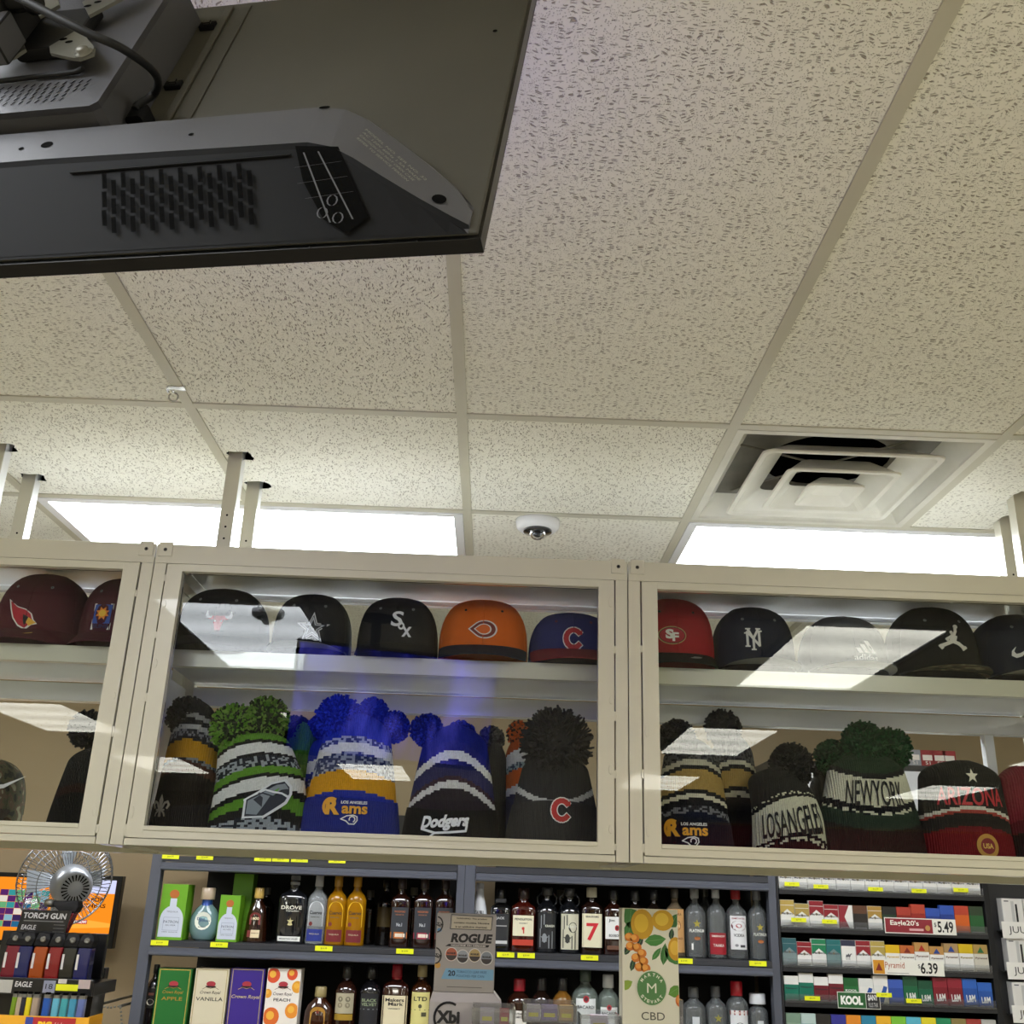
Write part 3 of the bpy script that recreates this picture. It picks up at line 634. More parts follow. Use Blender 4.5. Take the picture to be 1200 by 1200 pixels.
beanie(407, 58, 838, 'blue knitted hat with a yellow band and a yellow word above a ram head', [(.34, RB), (.50, '#d99a1a'), (.56, ('#3a4266', '#a4a9bd')), (.64, ('#2a3562', '#8e95b0')), (.72, '#dedede'), (.77, ('#3a4266', '#a4a9bd')), (1.01, RB)], yc=2.45, cuff=(.086, '#1a2a86'), logo=lg_rams(.004, .062), poms=[(397, 842, 27, ('#14238a', '#2236c0')), (437, 836, 18, ('#14238a', '#1d30a8')), (462, 852, 18, ('#0f1a66', '#1d30a8'))], seed=6)
beanie(366, 30, 868, 'blue, yellow and white knitted hat tucked behind the hat with the yellow word', [(.3, RB), (.48, '#d99a1a'), (.55, ('#3a4266', '#a4a9bd')), (.62, RB), (.74, '#dedede'), (1.01, RB)], yc=2.585, poms=[(375, 852, 14, ('#14238a', '#2236c0'))], seed=7)
beanie(528, 56, 852, 'navy and white knitted hat with a black cuff in white script lettering', [(.36, '#26202c'), (.42, '#d7d5d6'), (.46, '#3a2434'), (.60, '#23255a'), (.68, '#e2e2e2'), (.76, '#252870'), (1.01, '#1b2370')], yc=2.45, curve=.03, cuff=(.072, '#121216'), logo=lg_script, poms=[(500, 856, 19, ('#121a58', '#1f2c8c')), (540, 862, 17, ('#121a58', '#1f2c8c'))], seed=8)
beanie(577, 21, 872, 'slim charcoal knitted hat standing between the script lettered hat and the orange pompom', [(1.01, '#3b3b3d')], yc=2.585, poms=[(576, 866, 15, ('#2c2c2e', '#454547'))], seed=9)
beanie(618, 32, 864, 'orange, white and navy knitted hat with an orange and black pompom', [(.45, '#2a3050'), (.52, '#d9d7d2'), (.66, '#cf5a1c'), (.72, ('#1c2a44', '#99aaaa')), (.84, '#dcdcd8'), (1.01, '#b04a1e')], yc=2.585, side=-.012, poms=[(609, 860, 15, ('#b54c1c', '#3a2620'))], seed=10)
beanie(651, 57, 884, 'charcoal grey knitted hat with a red letter C and the largest dark pompom', [(.36, '#3a3a3c'), (.50, '#35353a'), (.56, '#cfcfcb'), (1.01, '#2c2c30')], yc=2.45, curve=-.02, cuff=(.094, '#3d3c3b'), logo=lg_c2, poms=[(652, 872, 41, ('#1c1c20', '#2d2d33'))], seed=11)
beanie(816, 47, 868, 'charcoal and gold striped knitted hat with a yellow word badge, right cabinet', [(.30, NAV), (.36, GRY), (.42, BLK), (.46, '#cfcab4'), (.50, BLK), (.68, '#a88a4c'), (.72, BLK), (.77, '#b9b49f'), (1.01, ('#1a1c22', '#4c4c4e'))], yc=2.45, cuff=(.07, '#171a26'), logo=lg_rams(-.018, .042), poms=[(793, 866, 22, ('#15151a', '#222228'))], seed=12)
beanie(866, 36, 862, 'charcoal and gold knitted hat standing behind the one with the yellow word', [(.44, BLK), (.48, '#c9c4ae'), (.52, BLK), (.66, '#a88a4c'), (.70, BLK), (.74, '#c9c4ae'), (1.01, ('#1a1c22', '#4c4c4e'))], yc=2.585, poms=[(847, 853, 21, ('#15151a', '#222228'))], seed=13)
CRM = '#cfcdb8'
def tx(s, z, wd, h, rot=0.):
    def f(b, F):
        n = len(s.replace(' ', '')); b.text(s, 0, z, wd, h, mat('black knit letters', '#1b1c1c', .9), F, .0012, bold=.01, rot=rot)
    return f
beanie(931, 45, 905, 'black and cream knitted hat lettered with a west coast city name, black pompom', [(.08, '#2a1216'), (.11, (CRM, BLK)), (.14, BLK), (.52, CRM), (.56, BLK), (.59, (CRM, BLK)), (.64, BLK), (1.01, '#1b1b1e')], yc=2.45, lean=-.22, text=tx('LOSANGELES', .056, .160, .050, .0), poms=[(928, 897, 25, ('#141416', '#1f1f22'))], seed=14)
beanie(1028, 66, 884, 'cream and dark green knitted hat lettered NEW YORK with three green pompoms', [(.30, '#26211f'), (.44, '#2f3a30'), (.47, (CRM, BLK)), (.52, BLK), (.78, CRM), (.83, BLK), (1.01, '#1d3323')], yc=2.45, curve=-.014, text=tx('NEWYORK', .140, .170, .056), poms=[(1012, 872, 26, ('#16341f', '#1f4a2b')), (975, 888, 20, ('#122a19', '#1b4026')), (1042, 878, 25, ('#16341f', '#1f4a2b'))], seed=15)
beanie(978, 26, 905, 'dark knitted hat peeping out between the two city name hats', [(1.01, '#232325')], yc=2.585, poms=[(966, 906, 12, ('#1b1b1e', '#2a2a2e'))], seed=16)
def az(b, F):
    b.text('ARIZONA', 0, .140, .176, .040, thread('#b32a33'), F, .0012, bold=.02); b.poly(sc2(STAR, .017, .006, .185), thread('#dcd6c4'), F, .0014)
    b.poly(arc(.022, .034, .026, .026, 0, 360, 24), thread('#b88a3c'), F, .001); b.poly(arc(.022, .034, .017, .017, 0, 360, 20), thread('#7a2326'), F, .0014); b.text('USA', .022, .034, .024, .011, thread('#d8b25c'), F, .0018, bold=.03)
beanie(1140, 56, 894, 'black knitted hat lettered ARIZONA in red with a white star and a round gold badge', [(.30, '#6f1f22'), (.43, '#2f2c28'), (.455, '#a3443c'), (.49, '#d3d0c4'), (.66, '#2c2a26'), (1.01, '#1d1c1b')], yc=2.45, taper=.84, text=az, topr=.02, seed=17)
beanie(1222, 42, 898, 'dark red knitted hat at the far right end of the cabinet floor', [(.3, '#26211f'), (.42, '#5c2026'), (1.01, '#7d2733')], yc=2.50, taper=.8, topr=.02, seed=18)
beanie(92, 46, 878, 'black knitted hat with a black pompom behind the left glass', [(.4, '#121214'), (.5, '#2a1a18'), (1.01, '#17171a')], yc=2.48, poms=[(104, 855, 22, ('#121214', '#202024'))], seed=19)
c_ = cap(18, 888, -32, 54, 'brown camouflage cap on the floor of the left cabinet', '#4c4436', mcrown=camo(), bill='#3a3026', under='#2a241c', logo=lg_swoosh, lpx=(2, 915), yc=2.50, base=FL_Z)
# ================================================================ the television hung near the viewer
TVC = Vector((-.376, .792, .665+CZ))
def rotm(yaw, tilt, roll):
    return Matrix.Rotation(yaw, 4, 'Z') @ Matrix.Rotation(tilt, 4, 'X') @ Matrix.Rotation(roll, 4, 'Y')
TVM = Matrix.Translation(TVC) @ rotm(-.194, -.303, .034)
M_tvb = mat('dusty black plastic', '#403e38', .6, spec=.25, bump=('noise', 1600, .25), var=.22, vscale=7)
M_tvg = mat('grey moulded plastic', '#46464b', .5, spec=.3, bump=('noise', 1600, .2), var=.1, vscale=16)
M_tvd = mat('dark moulded plastic', '#101012', .7, spec=.12, var=.15, vscale=20)
M_gloss = mat('gloss black bezel', '#070708', .3, spec=.3)
M_steel = mat('bare bracket steel', '#77766f', .45, metal=.7, var=.2, vscale=30)
M_blackm = mat('black bracket', '#121214', .6, spec=.25)
def screen_material():
    m = bpy.data.materials.new('blue television picture'); m.use_nodes = True; nt = m.node_tree; nt.nodes.clear(); N = nt.nodes.new; L = nt.links.new
    o = N('ShaderNodeOutputMaterial'); e = N('ShaderNodeEmission'); tc = N('ShaderNodeTexCoord'); mp = N('ShaderNodeMapping'); mp.inputs['Scale'].default_value = (7, 1, 3.2)
    n = N('ShaderNodeTexNoise'); n.inputs['Scale'].default_value = 1.0; n.inputs['Detail'].default_value = 4; n.inputs['Distortion'].default_value = .7
    r = N('ShaderNodeValToRGB'); el = r.color_ramp.elements; el[0].position = .36; el[0].color = (.001, .001, .012, 1); el[1].position = .72; el[1].color = (.12, .11, .8, 1)
    q = el.new(.52); q.color = (.006, .008, .16, 1)
    L(tc.outputs['Object'], mp.inputs[0]); L(mp.outputs[0], n.inputs['Vector']); L(n.outputs[0], r.inputs[0]); L(r.outputs[0], e.inputs[0]); e.inputs[1].default_value = 4.6; L(e.outputs[0], o.inputs[0])
    g = N('ShaderNodeBsdfGlossy'); g.inputs['Roughness'].default_value = .15; g.inputs[0].default_value = (.04, .04, .04, 1); ad = N('ShaderNodeAddShader'); L(e.outputs[0], ad.inputs[0]); L(g.outputs[0], ad.inputs[1]); L(ad.outputs[0], o.inputs[0]); return m
tv = thing('television', 'flat television seen from behind, hung from the ceiling at the top left', 'television', TVC)
tv.rotation_euler = TVM.to_euler()
W2, H2 = .3785, .2045
MB().box(-W2+.0015, W2-.0015, -.010, .003, -H2+.003, H2-.002, M_tvb).obj('back_panel', tv, bevel=.0015)
fb = MB()
fb.box(-W2-.001, W2+.001, -.0075, .006, -H2-.0015, -H2+.012, M_gloss).box(-W2-.001, W2+.001, -.0075, .006, H2-.01, H2+.0015, M_gloss).box(-W2-.001, -W2+.01, -.0075, .006, -H2+.012, H2-.01, M_gloss).box(W2-.01, W2+.001, -.0075, .006, -H2+.012, H2-.01, M_gloss)
for xx in (-.05, .12, .245, .33): fb.box(xx, xx+.0012, -.0083, -.0074, -H2-.0013, -H2+.002, M_dark)
fb.obj('bezel', tv, bevel=.001)
MB().box(-W2+.0105, W2-.0105, .0032, .0045, -H2+.0125, H2-.0105, screen_material()).obj('screen', tv)
# raised ribs and clips of the thin rear sheet
rb = MB()
rb.box(.058, .066, -.0125, -.0100, -.06, H2-.012, M_tvb).box(.084, .0855, -.0116, -.0100, -.06, H2-.012, M_tvb)
rb.obj('rib', tv, bevel=.0008)
for zc_ in (.045, .155): MB().box(.041, .058, -.0150, -.0101, zc_-.005, zc_+.005, M_tvd).box(.046, .054, -.0175, -.015, zc_-.003, zc_+.003, M_tvb).obj('clip', tv, bevel=.0008)
MB().disc((.352, -.0104, .095), .0022, M_dark, th=.0003, seg=10).obj('hole', tv)
# the deep bulge along the lower edge (speakers and board)
def ring(x, zt, zl, zb, yd): return [(x, -.0101, zt+.004), (x, -yd+.004, zt+.002), (x, -yd, zt-.003), (x, -yd, zl+.002), (x, -yd+.003, zl-.002), (x, -.0101, zb)]
bl = MB(); rr = []
for s in (-1, 1):
    pass
xs = [(-.372, -.168, -.190, .0120), (-.33, -.112, -.160, .024), (-.28, -.084, -.140, .040), (-.24, -.071, -.121, .045), (0.0, -.071, -.119, .045), (.235, -.069, -.124, .045), (.256, -.074, -.131, .044), (.275, -.084, -.142, .040), (.300, -.103, -.158, .0325), (.330, -.128, -.176, .0235), (.355, -.152, -.190, .0165), (.370, -.176, -.197, .0118)]
bl.loft([ring(x, zt, zl, -.2030, yd) for x, zt, zl, yd in xs], M_tvg)
kd = bl.m(M_tvd)
for i in range(len(xs)-1):
    for j in (3, 4): bl.mi[i*6+j] = kd
# darker raised plate on the under face
bulge = bl.obj('speaker_bulge', tv)
def UF(u, v, o):      # slanted under face of the bulge, u along, v from the back edge (0) down to the bezel (1)
    y0, z0, y1, z1 = -.043, -.1235, -.0103, -.2022
    return (u, y0+(y1-y0)*v-o*.9, z0+(z1-z0)*v-o*.42)
up = MB(); up.rect(-.25, .255, .05, .98, M_tvd, UF, .0004, n=8); up.loft([[UF(.030, .10, .0004), UF(.222, .08, .0004), UF(.222, .10, .0024), UF(.030, .12, .0024)], [UF(.030, .11, .0004), UF(.222, .09, .0004), UF(.222, .11, .0018), UF(.030, .13, .0018)]], M_tvd)
up.poly([(.255, .10), (.255, .98), (.335, .98)], M_tvd, UF, .0005)
up.obj('under_plate', bulge)
vt = MB()
for i in range(16):
    for j in range(3):
        u = .060+i*.0084+(j % 2)*.0; v0 = .16+j*.20+(.08 if i % 2 else 0)
        sh = .014*(v0-.16)
        vt.poly([(u+sh, v0), (u+sh+.0042, v0), (u+sh+.0072, v0+.17), (u+sh+.003, v0+.17)], M_dark, UF, .0030)
vt.obj('vent_slots', bulge)
sp = MB(); sp.poly([(.226, .02), (.262, .06), (.272, .30), (.292, .80), (.276, .96), (.256, .80), (.236, .40)], M_dark, UF, .0032)
for a_, b_ in (((.234, .1), (.262, .84)), ((.246, .1), (.28, .82)), ((.228, .25), (.266, .22)), ((.232, .42), (.272, .38)), ((.240, .58), (.278, .54))): sp.stroke([a_, b_], .0013, M_tvg, UF, .0036)
for cu, cv in ((.262, .62), (.255, .74), (.268, .80)): sp.stroke([(cu+.004*math.cos(k), cv+.055*math.sin(k)) for k in [PI*2*q/10 for q in range(10)]], .0012, M_tvg, UF, .0040, closed=True)
sp.obj('speaker_opening', bulge)
BF = lambda u, v, o: (u, -.045-o, v)
h_ = MB(); h_.poly(arc(-.005, -.096, .0055, .0045, 0, 360, 14), M_dark, BF, .0004); h_.poly(arc(-.028, -.099, .0025, .0022, 0, 360, 12), M_dark, BF, .0004); h_.poly(arc(.128, -.098, .0025, .002, 0, 360, 12), M_dark, BF, .0004)
h_.poly(arc(.238, -.074, .005, .002, 0, 360, 12), M_dark, BF, .0006); h_.obj('screw_hole', bulge)
def yd_at(x):
    for (xa, _, _, ya), (xb, _, _, yb_) in zip(xs[:-1], xs[1:]):
        if xa <= x <= xb: return ya+(yb_-ya)*(x-xa)/(xb-xa)
    return .012
SF = lambda u, v, o: (u, -yd_at(u)-o, v)
e_ = MB()
for k in range(4): e_.text(('MODEL NO. SER NO. 32', 'AC 120V 60Hz 1.5A MADE', 'CAUTION DO NOT OPEN CASE', 'REFER TO SERVICE PERSON')[k], .305-.0028*k, -.127-.0030*k, .074-.004*k, .0022, mat('embossed grey', '#77766e', .6), SF, .0009, rot=-.74)
e_.poly(arc(.345, -.172, .0055, .0055, 0, 360, 14), M_dark, SF, .0009); e_.obj('embossed_text', bulge)
# the raised centre housing
def rr2(x0, x1, z0, z1, y, c=.006): return [(x0+c, y, z0), (x1-c, y, z0), (x1, y, z0+c), (x1, y, z1-c), (x1-c, y, z1), (x0+c, y, z1), (x0, y, z1-c), (x0, y, z0+c)]
hs = MB().loft([rr2(-.262, .036, -.064, .176, -.0101), rr2(-.260, .034, -.062, .174, -.052), rr2(-.257, .036, -.066, .168, -.060)], M_tvg)
hs.obj('centre_housing', tv)
hv = MB(); HF = lambda u, v, o: (u, -.060-o, v)
for i in range(22):
    for j in range(5):
        if i > 19 and j < 2: continue
        u = -.150+i*.0078; v = -.052+j*.0068
        hv.poly([(u-.0019, v-.0022), (u-.0005, v-.0026), (u+.0019, v+.0022), (u+.0005, v+.0026)], M_dark, HF, .0005)
hv.stroke([(-.25, .035), (-.02, .035)], .0015, M_tvd, HF, .0004); hv.stroke([(-.25, .04), (-.02, .04)], .001, M_tvd, HF, .0004)
hv.obj('vent_holes', tv)
pl = MB(); pl.rbox(.036, .052, -.030, -.0102, -.035, -.015, .004, M_tvd); pl.obj('socket', tv)
# ---------------------------------------------------------------- ceiling bracket
mt_ = thing('ceiling_mount', 'black and steel television bracket with a spider plate, at the top left corner', 'bracket', TVC); mt_.rotation_euler = tv.rotation_euler
MXc, MZc, r5 = -.044, .052, .0535
pb = MB(); yb = -.0606
pb.rbox(MXc-.030, MXc+.030, yb-.012, yb-.0002, MZc-.034, MZc+.036, .004, M_blackm)
pb.obj('plate', mt_, bevel=.001)
for sx in (-1, 1):
    for sz in (-1, 1):
        a = MB(); x1, z1 = MXc+sx*r5, MZc+sz*(.0585)
        pts = [(MXc+sx*.012, MZc+sz*.040), (MXc+sx*.030, MZc+sz*.012), (x1+sx*.006, z1-sz*.010), (x1+sx*.010, z1+sz*.002), (x1-sx*.001, z1+sz*.009), (x1-sx*.014, z1+sz*.004), (MXc+sx*.018, MZc+sz*.052)]
        a.loft([[(p, yb-.0125, q) for p, q in pts], [(p, yb-.0155, q) for p, q in pts]], M_steel)
        a.poly(arc(MXc+sx*.030, MZc+sz*.036, .004, .0025, 0, 360, 10), M_dark, lambda u, v, o: (u, yb-.0155-o, v), .0004); a.poly(arc(MXc+sx*.022, MZc+sz*.030, .004, .0025, 0, 360, 10), M_dark, lambda u, v, o: (u, yb-.0155-o, v), .0004)
        ao = a.obj('arm', mt_)
        s = MB(); s.M = Matrix.Translation((x1, yb-.0155, z1)) @ Matrix.Rotation(PI/2, 4, 'X'); s.lathe([(.0085, 0), (.0085, .0012), (.0055, .0016), (.0055, .0045), (.003, .006), (.0005, .0062)], M_steel, 14, caps=True); s.obj('bolt', ao)
k_ = MB()
k_.box(MXc-.055, MXc-.022, yb-.070, yb-.0126, MZc-.030, MZc+.018, M_blackm).box(MXc-.060, MXc-.012, yb-.075, yb-.055, MZc-.022, MZc+.040, M_blackm)
k_.tube([(MXc-.052, yb-.045, MZc-.012), (MXc-.004, yb-.045, MZc-.012)], .010, M_blackm, 14).tube([(MXc-.004, yb-.045, MZc-.012), (MXc+.004, yb-.045, MZc-.012)], .013, M_blackm, 14)
k_.box(MXc-.05, MXc-.015, yb-.045, yb-.0156, MZc-.068, MZc-.028, M_tvg)
k_.obj('tilt_joint', mt_, bevel=.0015)
inv = TVM.inverted(); top = inv @ Vector((TVC.x-.16, TVC.y-.30, CEIL)); st = Vector((MXc-.04, yb-.062, MZc+.02))
vdir = (inv.to_3x3() @ Vector((0, 0, 1)))
pole_foot = TVM @ st; ptop = inv @ Vector((pole_foot.x, pole_foot.y, CEIL-.001))
pp = MB().tube([st-vdir*.03, ptop], .019, M_blackm, 18); pp.obj('drop_pole', mt_)
fl = MB(); fl.M = inv @ Matrix.Translation((pole_foot.x, pole_foot.y, CEIL-.008)); fl.lathe([(.07, 0), (.07, .007)], M_blackm, 28, caps=True); fl.obj('ceiling_flange', mt_)
# ---------------------------------------------------------------- its cable
cb = thing('power_cable', 'black power cable curving from the bracket down into the back of the television', 'cable', TVC); cb.rotation_euler = tv.rotation_euler
def cr(pts, n=10):
    P = [Vector(p) for p in pts]; P = [P[0]*2-P[1]]+P+[P[-1]*2-P[-2]]; out = []
    for i in range(1, len(P)-2):
        for k in range(n):
            t_ = k/n; a, b, c, d = P[i-1], P[i], P[i+1], P[i+2]
            out.append(.5*((2*b)+(c-a)*t_+(2*a-5*b+4*c-d)*t_*t_+(3*b-a-3*c+d)*t_**3))
    return out+[P[-2]]
MB().tube(cr([(-.075, -.150, .03), (-.038, -.138, -.004), (.003, -.130, -.030), (.050, -.117, -.054), (.078, -.100, -.056), (.078, -.062, -.026), (.060, -.036, -.008), (.046, -.032, -.020), (.044, -.031, -.0255)]), .0036, M_blackm, 10).obj('cable', cb)
c2_ = thing('signal_cable', 'thin black cable lying across the back of the television under the bracket', 'cable', TVC); c2_.rotation_euler = tv.rotation_euler
MB().tube(cr([(-.2, -.064, -.012), (-.10, -.063, -.016), (-.04, -.063, -.014), (-.004, -.064, -.0145), (.006, -.066, -.013)]), .0024, M_blackm, 8).obj('cable', c2_)
# ================================================================ shelving behind the counter
SY = 4.30                      # front edge of the shelves
M_shelf = mat('grey shelf steel', '#565964', .45, metal=.2, coat=.1, var=.05)
M_shelf2 = mat('dark grey shelf steel', '#3b3c41', .4, metal=.2)
M_bk = mat('black shelf back', '#0e0e10', .7)
BASE1, BASE2, BASE3 = -.176+CZ, -.575+CZ, .128+CZ
def shelf_unit(x0, x1, label, off=0.):
    t = thing('shelf_unit', label, 'shelving', ((x0+x1)/2, SY, 0)); o = off
    U = wmb(t)
    U.box(x0, x0+.041, SY-.004, SY+.04, 0, CZ+.36, M_shelf).obj('upright', t, bevel=.001); wmb(t).box(x1-.03, x1, SY-.004, SY+.04, 0, CZ+.36, M_shelf).obj('upright', t, bevel=.001)
    wmb(t).box(x0+.12, x1-.002, SY+.41, SY+.43, 0, CZ+.34, M_bk).obj('back_panel', t)
    for z in (BASE3, BASE1, BASE2):
        S = wmb(t)
        S.box(x0+.042, x1-.031, SY, SY+.40, z-.020, z, M_shelf2)
        S.box(x0+.042, x1-.031, SY-.010, SY-.0005, z-.022, z-.004, M_shelf2)
        S.box(x0+.042, x1-.031, SY-.016, SY-.0005, z-.052, z-.024, M_shelf).loft([[(x, SY-.016, z-.036), (x, SY-.024, z-.044), (x, SY-.024, z-.050), (x, SY-.016, z-.054)] for x in (x0+.043, x1-.032)], M_shelf)
        S.obj('shelf', t)
    return t
shelf_unit(-1.316, -.0965, 'grey steel liquor shelving, left bay with the green boxes')
shelf_unit(-.0955, 1.118, 'grey steel liquor shelving, right bay beside the cigarette rack')

# ---------------------------------------------------------------- bottles and boxes
def glassm(h, body=.35, tint=None):
    c = lin(h); tint = tint or tuple(min(1, x*1.6+.25) for x in c); return clear('bottle glass '+h+str(body), tint, 1.5, .03, body, c)
def dglass(h): return mat('dark bottle '+h, h, .08, coat=.8, spec=.6)
PROF = { # (radius fraction, height fraction)
 'std': [(.94, 0), (1, .02), (1, .60), (.97, .65), (.80, .71), (.50, .76), (.36, .80), (.34, .90), (.37, .905), (.37, .93)],
 'sq': [(.97, 0), (1, .015), (1, .66), (.92, .71), (.60, .755), (.36, .79), (.33, .90), (.36, .905), (.36, .93)],
 'globe': [(.55, 0), (.72, .03), (.96, .18), (1, .32), (.93, .46), (.66, .60), (.36, .68), (.30, .74), (.30, .86)],
 'wide': [(.8, 0), (.98, .04), (1, .25), (.96, .45), (.80, .60), (.42, .72), (.32, .78), (.30, .92)],
 'taper': [(1.0, 0), (1.0, .03), (.80, .50), (.66, .66), (.36, .74), (.32, .80), (.32, .90)],
 'cone': [(.95, 0), (1, .03), (1, .40), (.80, .60), (.45, .82), (.40, .96)]}
def bottle(px, pt, w, label, glass, cap=('#222222', .10, 1.1), labels=(), prof='std', depth=None, z=None, y=SY+.075, hgt=None, rect=False, px_y=1090, sq=0., extra=None):
    z = BASE1 if z is None else z; r = w/2; d = depth or (w if not rect else w*.62); yc = y; x = X(px, px_y, yc-d/2)
    H = hgt or (Z(px, pt, yc)-z)
    t = thing('bottle', label, 'bottle', (x, yc, z+.0004), group='liquor bottles')
    D = .095 if z == BASE2 else 0.
    P = [(k, h if h < .1 else (D+h*(H-D))/H) for k, h in PROF[prof]]; n = 32; rings = []
    for k, h in P:
        e = 4.2 if (rect and k > .62) else (3 if rect and k > .45 else 2.); ring = []
        for j in range(n):
            th = 2*PI*j/n; c, s = math.cos(th), math.sin(th); q = (abs(c)**e+abs(s)**e)**(-1/e)
            rx = r*k; ry = (d/2)*k if k > .62 else min(r*k, d/2*max(k, .55)); ry = max(ry, min(rx, d/2)) if k < .5 else ry
            ring.append((rx*q*c, ry*q*s, h*H))
        rings.append(ring)
    MB().loft(rings, glass, smooth=True).obj('glass', t)
    ck, chh, cw = cap; cz = P[-1][1]*H; cr_ = r*P[-1][0]*cw
    cm = mat('cap '+ck, ck, .3, coat=.3); MB().lathe([(cr_, cz-chh*H*.55), (cr_*1.02, cz-chh*H*.5), (cr_, H-.003), (cr_*.9, H), (.0005, H)], cm, 18).obj('cap', t)
    for L_ in labels:
        z0, z1, wf, colr = L_[:4]; z0, z1 = (D+z0*(H-D))/H, (D+z1*(H-D))/H; b = MB(); e = 4.2
        if rect: F = lambda u, v, o: (u, -d/2*(1-min(.999, abs(u)/r)**e)**(1/e)-.0004-o, v)
        else: F = lambda u, v, o: (r*math.sin(u/r)*(1+(o+.0004)/r), -(d/2)*math.cos(u/r)*(1+(o+.0004)/(d/2)), v)
        if prof == 'taper':
            F0 = F; F = lambda u, v, o: (u, -(d/2)*(1-.42*v/H)*math.cos(u/r)-.001-o, v)
        if prof == 'cone' : F = lambda u, v, o: (r*.9*math.sin(u/r), -(d/2)*(1.02 if v < .42*H else 1.02-.55*(v/H-.42)/.4)*math.cos(u/r)-.001-o, v)
        hw = r*wf
        if colr:
            b.rect(-hw, hw, z0*H, z1*H, card(colr), F, .0004, n=10)
        for s, u, v, sw, sh_, cc in L_[4:]:
            zz = (z0+(z1-z0)*v)*H; sh_ = sh_*(H-D)/H
            if s == '|': b.rect(u*hw-sw*hw/2, u*hw+sw*hw/2, zz-sh_*H/2, zz+sh_*H/2, ink(cc), F, .0009, n=4)
            elif s == 'o': b.poly(arc(u*hw, zz, sw*hw/2, sh_*H/2, 0, 360, 16), ink(cc), F, .0010)
            elif s == 'arch': b.poly([(u*hw-sw*hw/2, zz-sh_*H/2)]+arc(u*hw, zz+sh_*H*.15, sw*hw/2, sh_*H*.35, 180, 0, 12)+[(u*hw+sw*hw/2, zz-sh_*H/2)], card(cc), F, .0006)
            elif s == '*': b.poly(sc2(STAR, sw*hw/2, u*hw, zz), ink(cc), F, .0011)
            else: b.text(s, u*hw, zz, sw*hw*2, sh_*H, ink(cc), F, .0013, bold=.02)
        b.obj('label', t)
    if extra: extra(t, r, d, H)
    return t
def carton(px, pt, w, d, label, colr, art, z=None, y=SY+.02, px_y=1090, cat='box', name='gift_box', hgt=None, edge=None, group='bottle gift boxes'):
    z = BASE1 if z is None else z; x = X(px, px_y, y); H = hgt or (Z(px, pt, y)-z)
    t = thing(name, label, cat, (x, y+d/2, z+.0004), group=group)
    MB().box(-w/2, w/2, -d/2, d/2, 0, H, card(colr)).obj('carton', t, bevel=.0008)
    b = MB(); art(b, front(-d/2), w, H); b.obj('printed_front', t); return t
def art_bottlebox(b, F, w, H):
    g = card('#c9cfdd'); s = ink('#8f98ac')
    b.poly([(-w*.46, H*.05), (-w*.46, H*.34)]+[(x*w*.46, H*.34+y*H*.27) for x, y in arc(0, 0, 1, 1, 180, 0, 14)]+[(w*.46, H*.34), (w*.46, H*.05)], g, F, .0004)
    b.rect(-w*.13, w*.13, H*.60, H*.74, g, F, .0006); b.poly(arc(0, H*.82, w*.19, H*.08, 0, 360, 16), card('#b4652c'), F, .0008)
    for k, (t_, hh) in enumerate((('TEQUILA', .5), ('PATRON', .32), ('SILVER', .26), ('100% AGAVE', .14))): b.text(t_, 0, H*hh, w*(.44, .58, .4, .6)[k], H*(.03, .05, .025, .02)[k], ink('#4c5468'), F, .0012)
    b.stroke([(-w*.3, H*.4), (w*.3, H*.4), (w*.3, H*.17), (-w*.3, H*.17)], .0012, s, F, .001, closed=True)
carton(199, 1036, .098, .098, 'green gift box with a pale bottle printed on it, tallest at the left end', '#6aa51e', art_bottlebox)
carton(266, 1049, .078, .078, 'smaller green gift box with a printed pale bottle, right of the round blue bottle', '#6aa51e', art_bottlebox)
carton(279, 1024, .078, .078, 'green gift box standing behind the smaller green gift box', '#6aa51e', lambda b, F, w, H: b.rect(-w*.4, w*.4, H*.1, H*.3, card('#7ab52e'), F), y=SY+.14)
BLU = glassm('#9fc4cc', .45, (.78, .92, .95))
bottle(236, 1040, .118, 'round pale blue bottle with a blue neck between the two green gift boxes', BLU, ('#b9a48c', .16, 1.5), [(.22, .52, .58, None, ('o', 0, .5, 1.9, .34, '#e9ecdf'), ('Don', -.2, .62, .45, .05, '#24406e'), ('Julio', .2, .5, .6, .05, '#24406e'), ('BLANCO', 0, .12, .4, .022, '#3c3c3c'))], 'globe', depth=.075, extra=lambda t, r, d, H: MB().lathe([(r*.40, H*.655), (r*.35, H*.70), (r*.335, H*.80), (r*.34, H*.815)], mat('blue foil', '#1f3f86', .3, metal=.3), 20, caps=False).obj('neck_foil', t))
bottle(297, 1040, .090, 'flared brown bottle with a gold cap and a red and cream label', dglass('#2b1208'), ('#c2a052', .18, 1.25), [(.0, .60, .62, None, ('arch', 0, .72, 1.5, .22, '#7a2a26'), ('1800', 0, .72, .55, .05, '#e8d6b0'), ('|', .2, .26, 1.2, .14, '#e6d3ae'), ('|', -.65, .26, .5, .12, '#7a2a26'), ('RESERVA', .2, .28, .5, .02, '#6b3a20'))], 'taper', depth=.075)
bottle(340, 1026, .108, 'tall black squared bottle with a clear stopper and white lettering', dglass('#15161a'), ('#8d9094', .13, .95), [(.03, .62, .92, None, ('DROVE', 0, .84, .80, .055, '#e8e4d4'), ('Canadian', .1, .76, .5, .028, '#c9c6b8'), ('o', 0, .42, .4, .03, '#c6bb86'), ('*', 0, .50, .55, .1, '#c6bb86'), ('|', 0, .07, 1.75, .07, '#e6e6e2'), ('MOUNTAIN VALLEY', 0, .07, .72, .02, '#333333'))], 'sq', rect=True, px_y=1080)
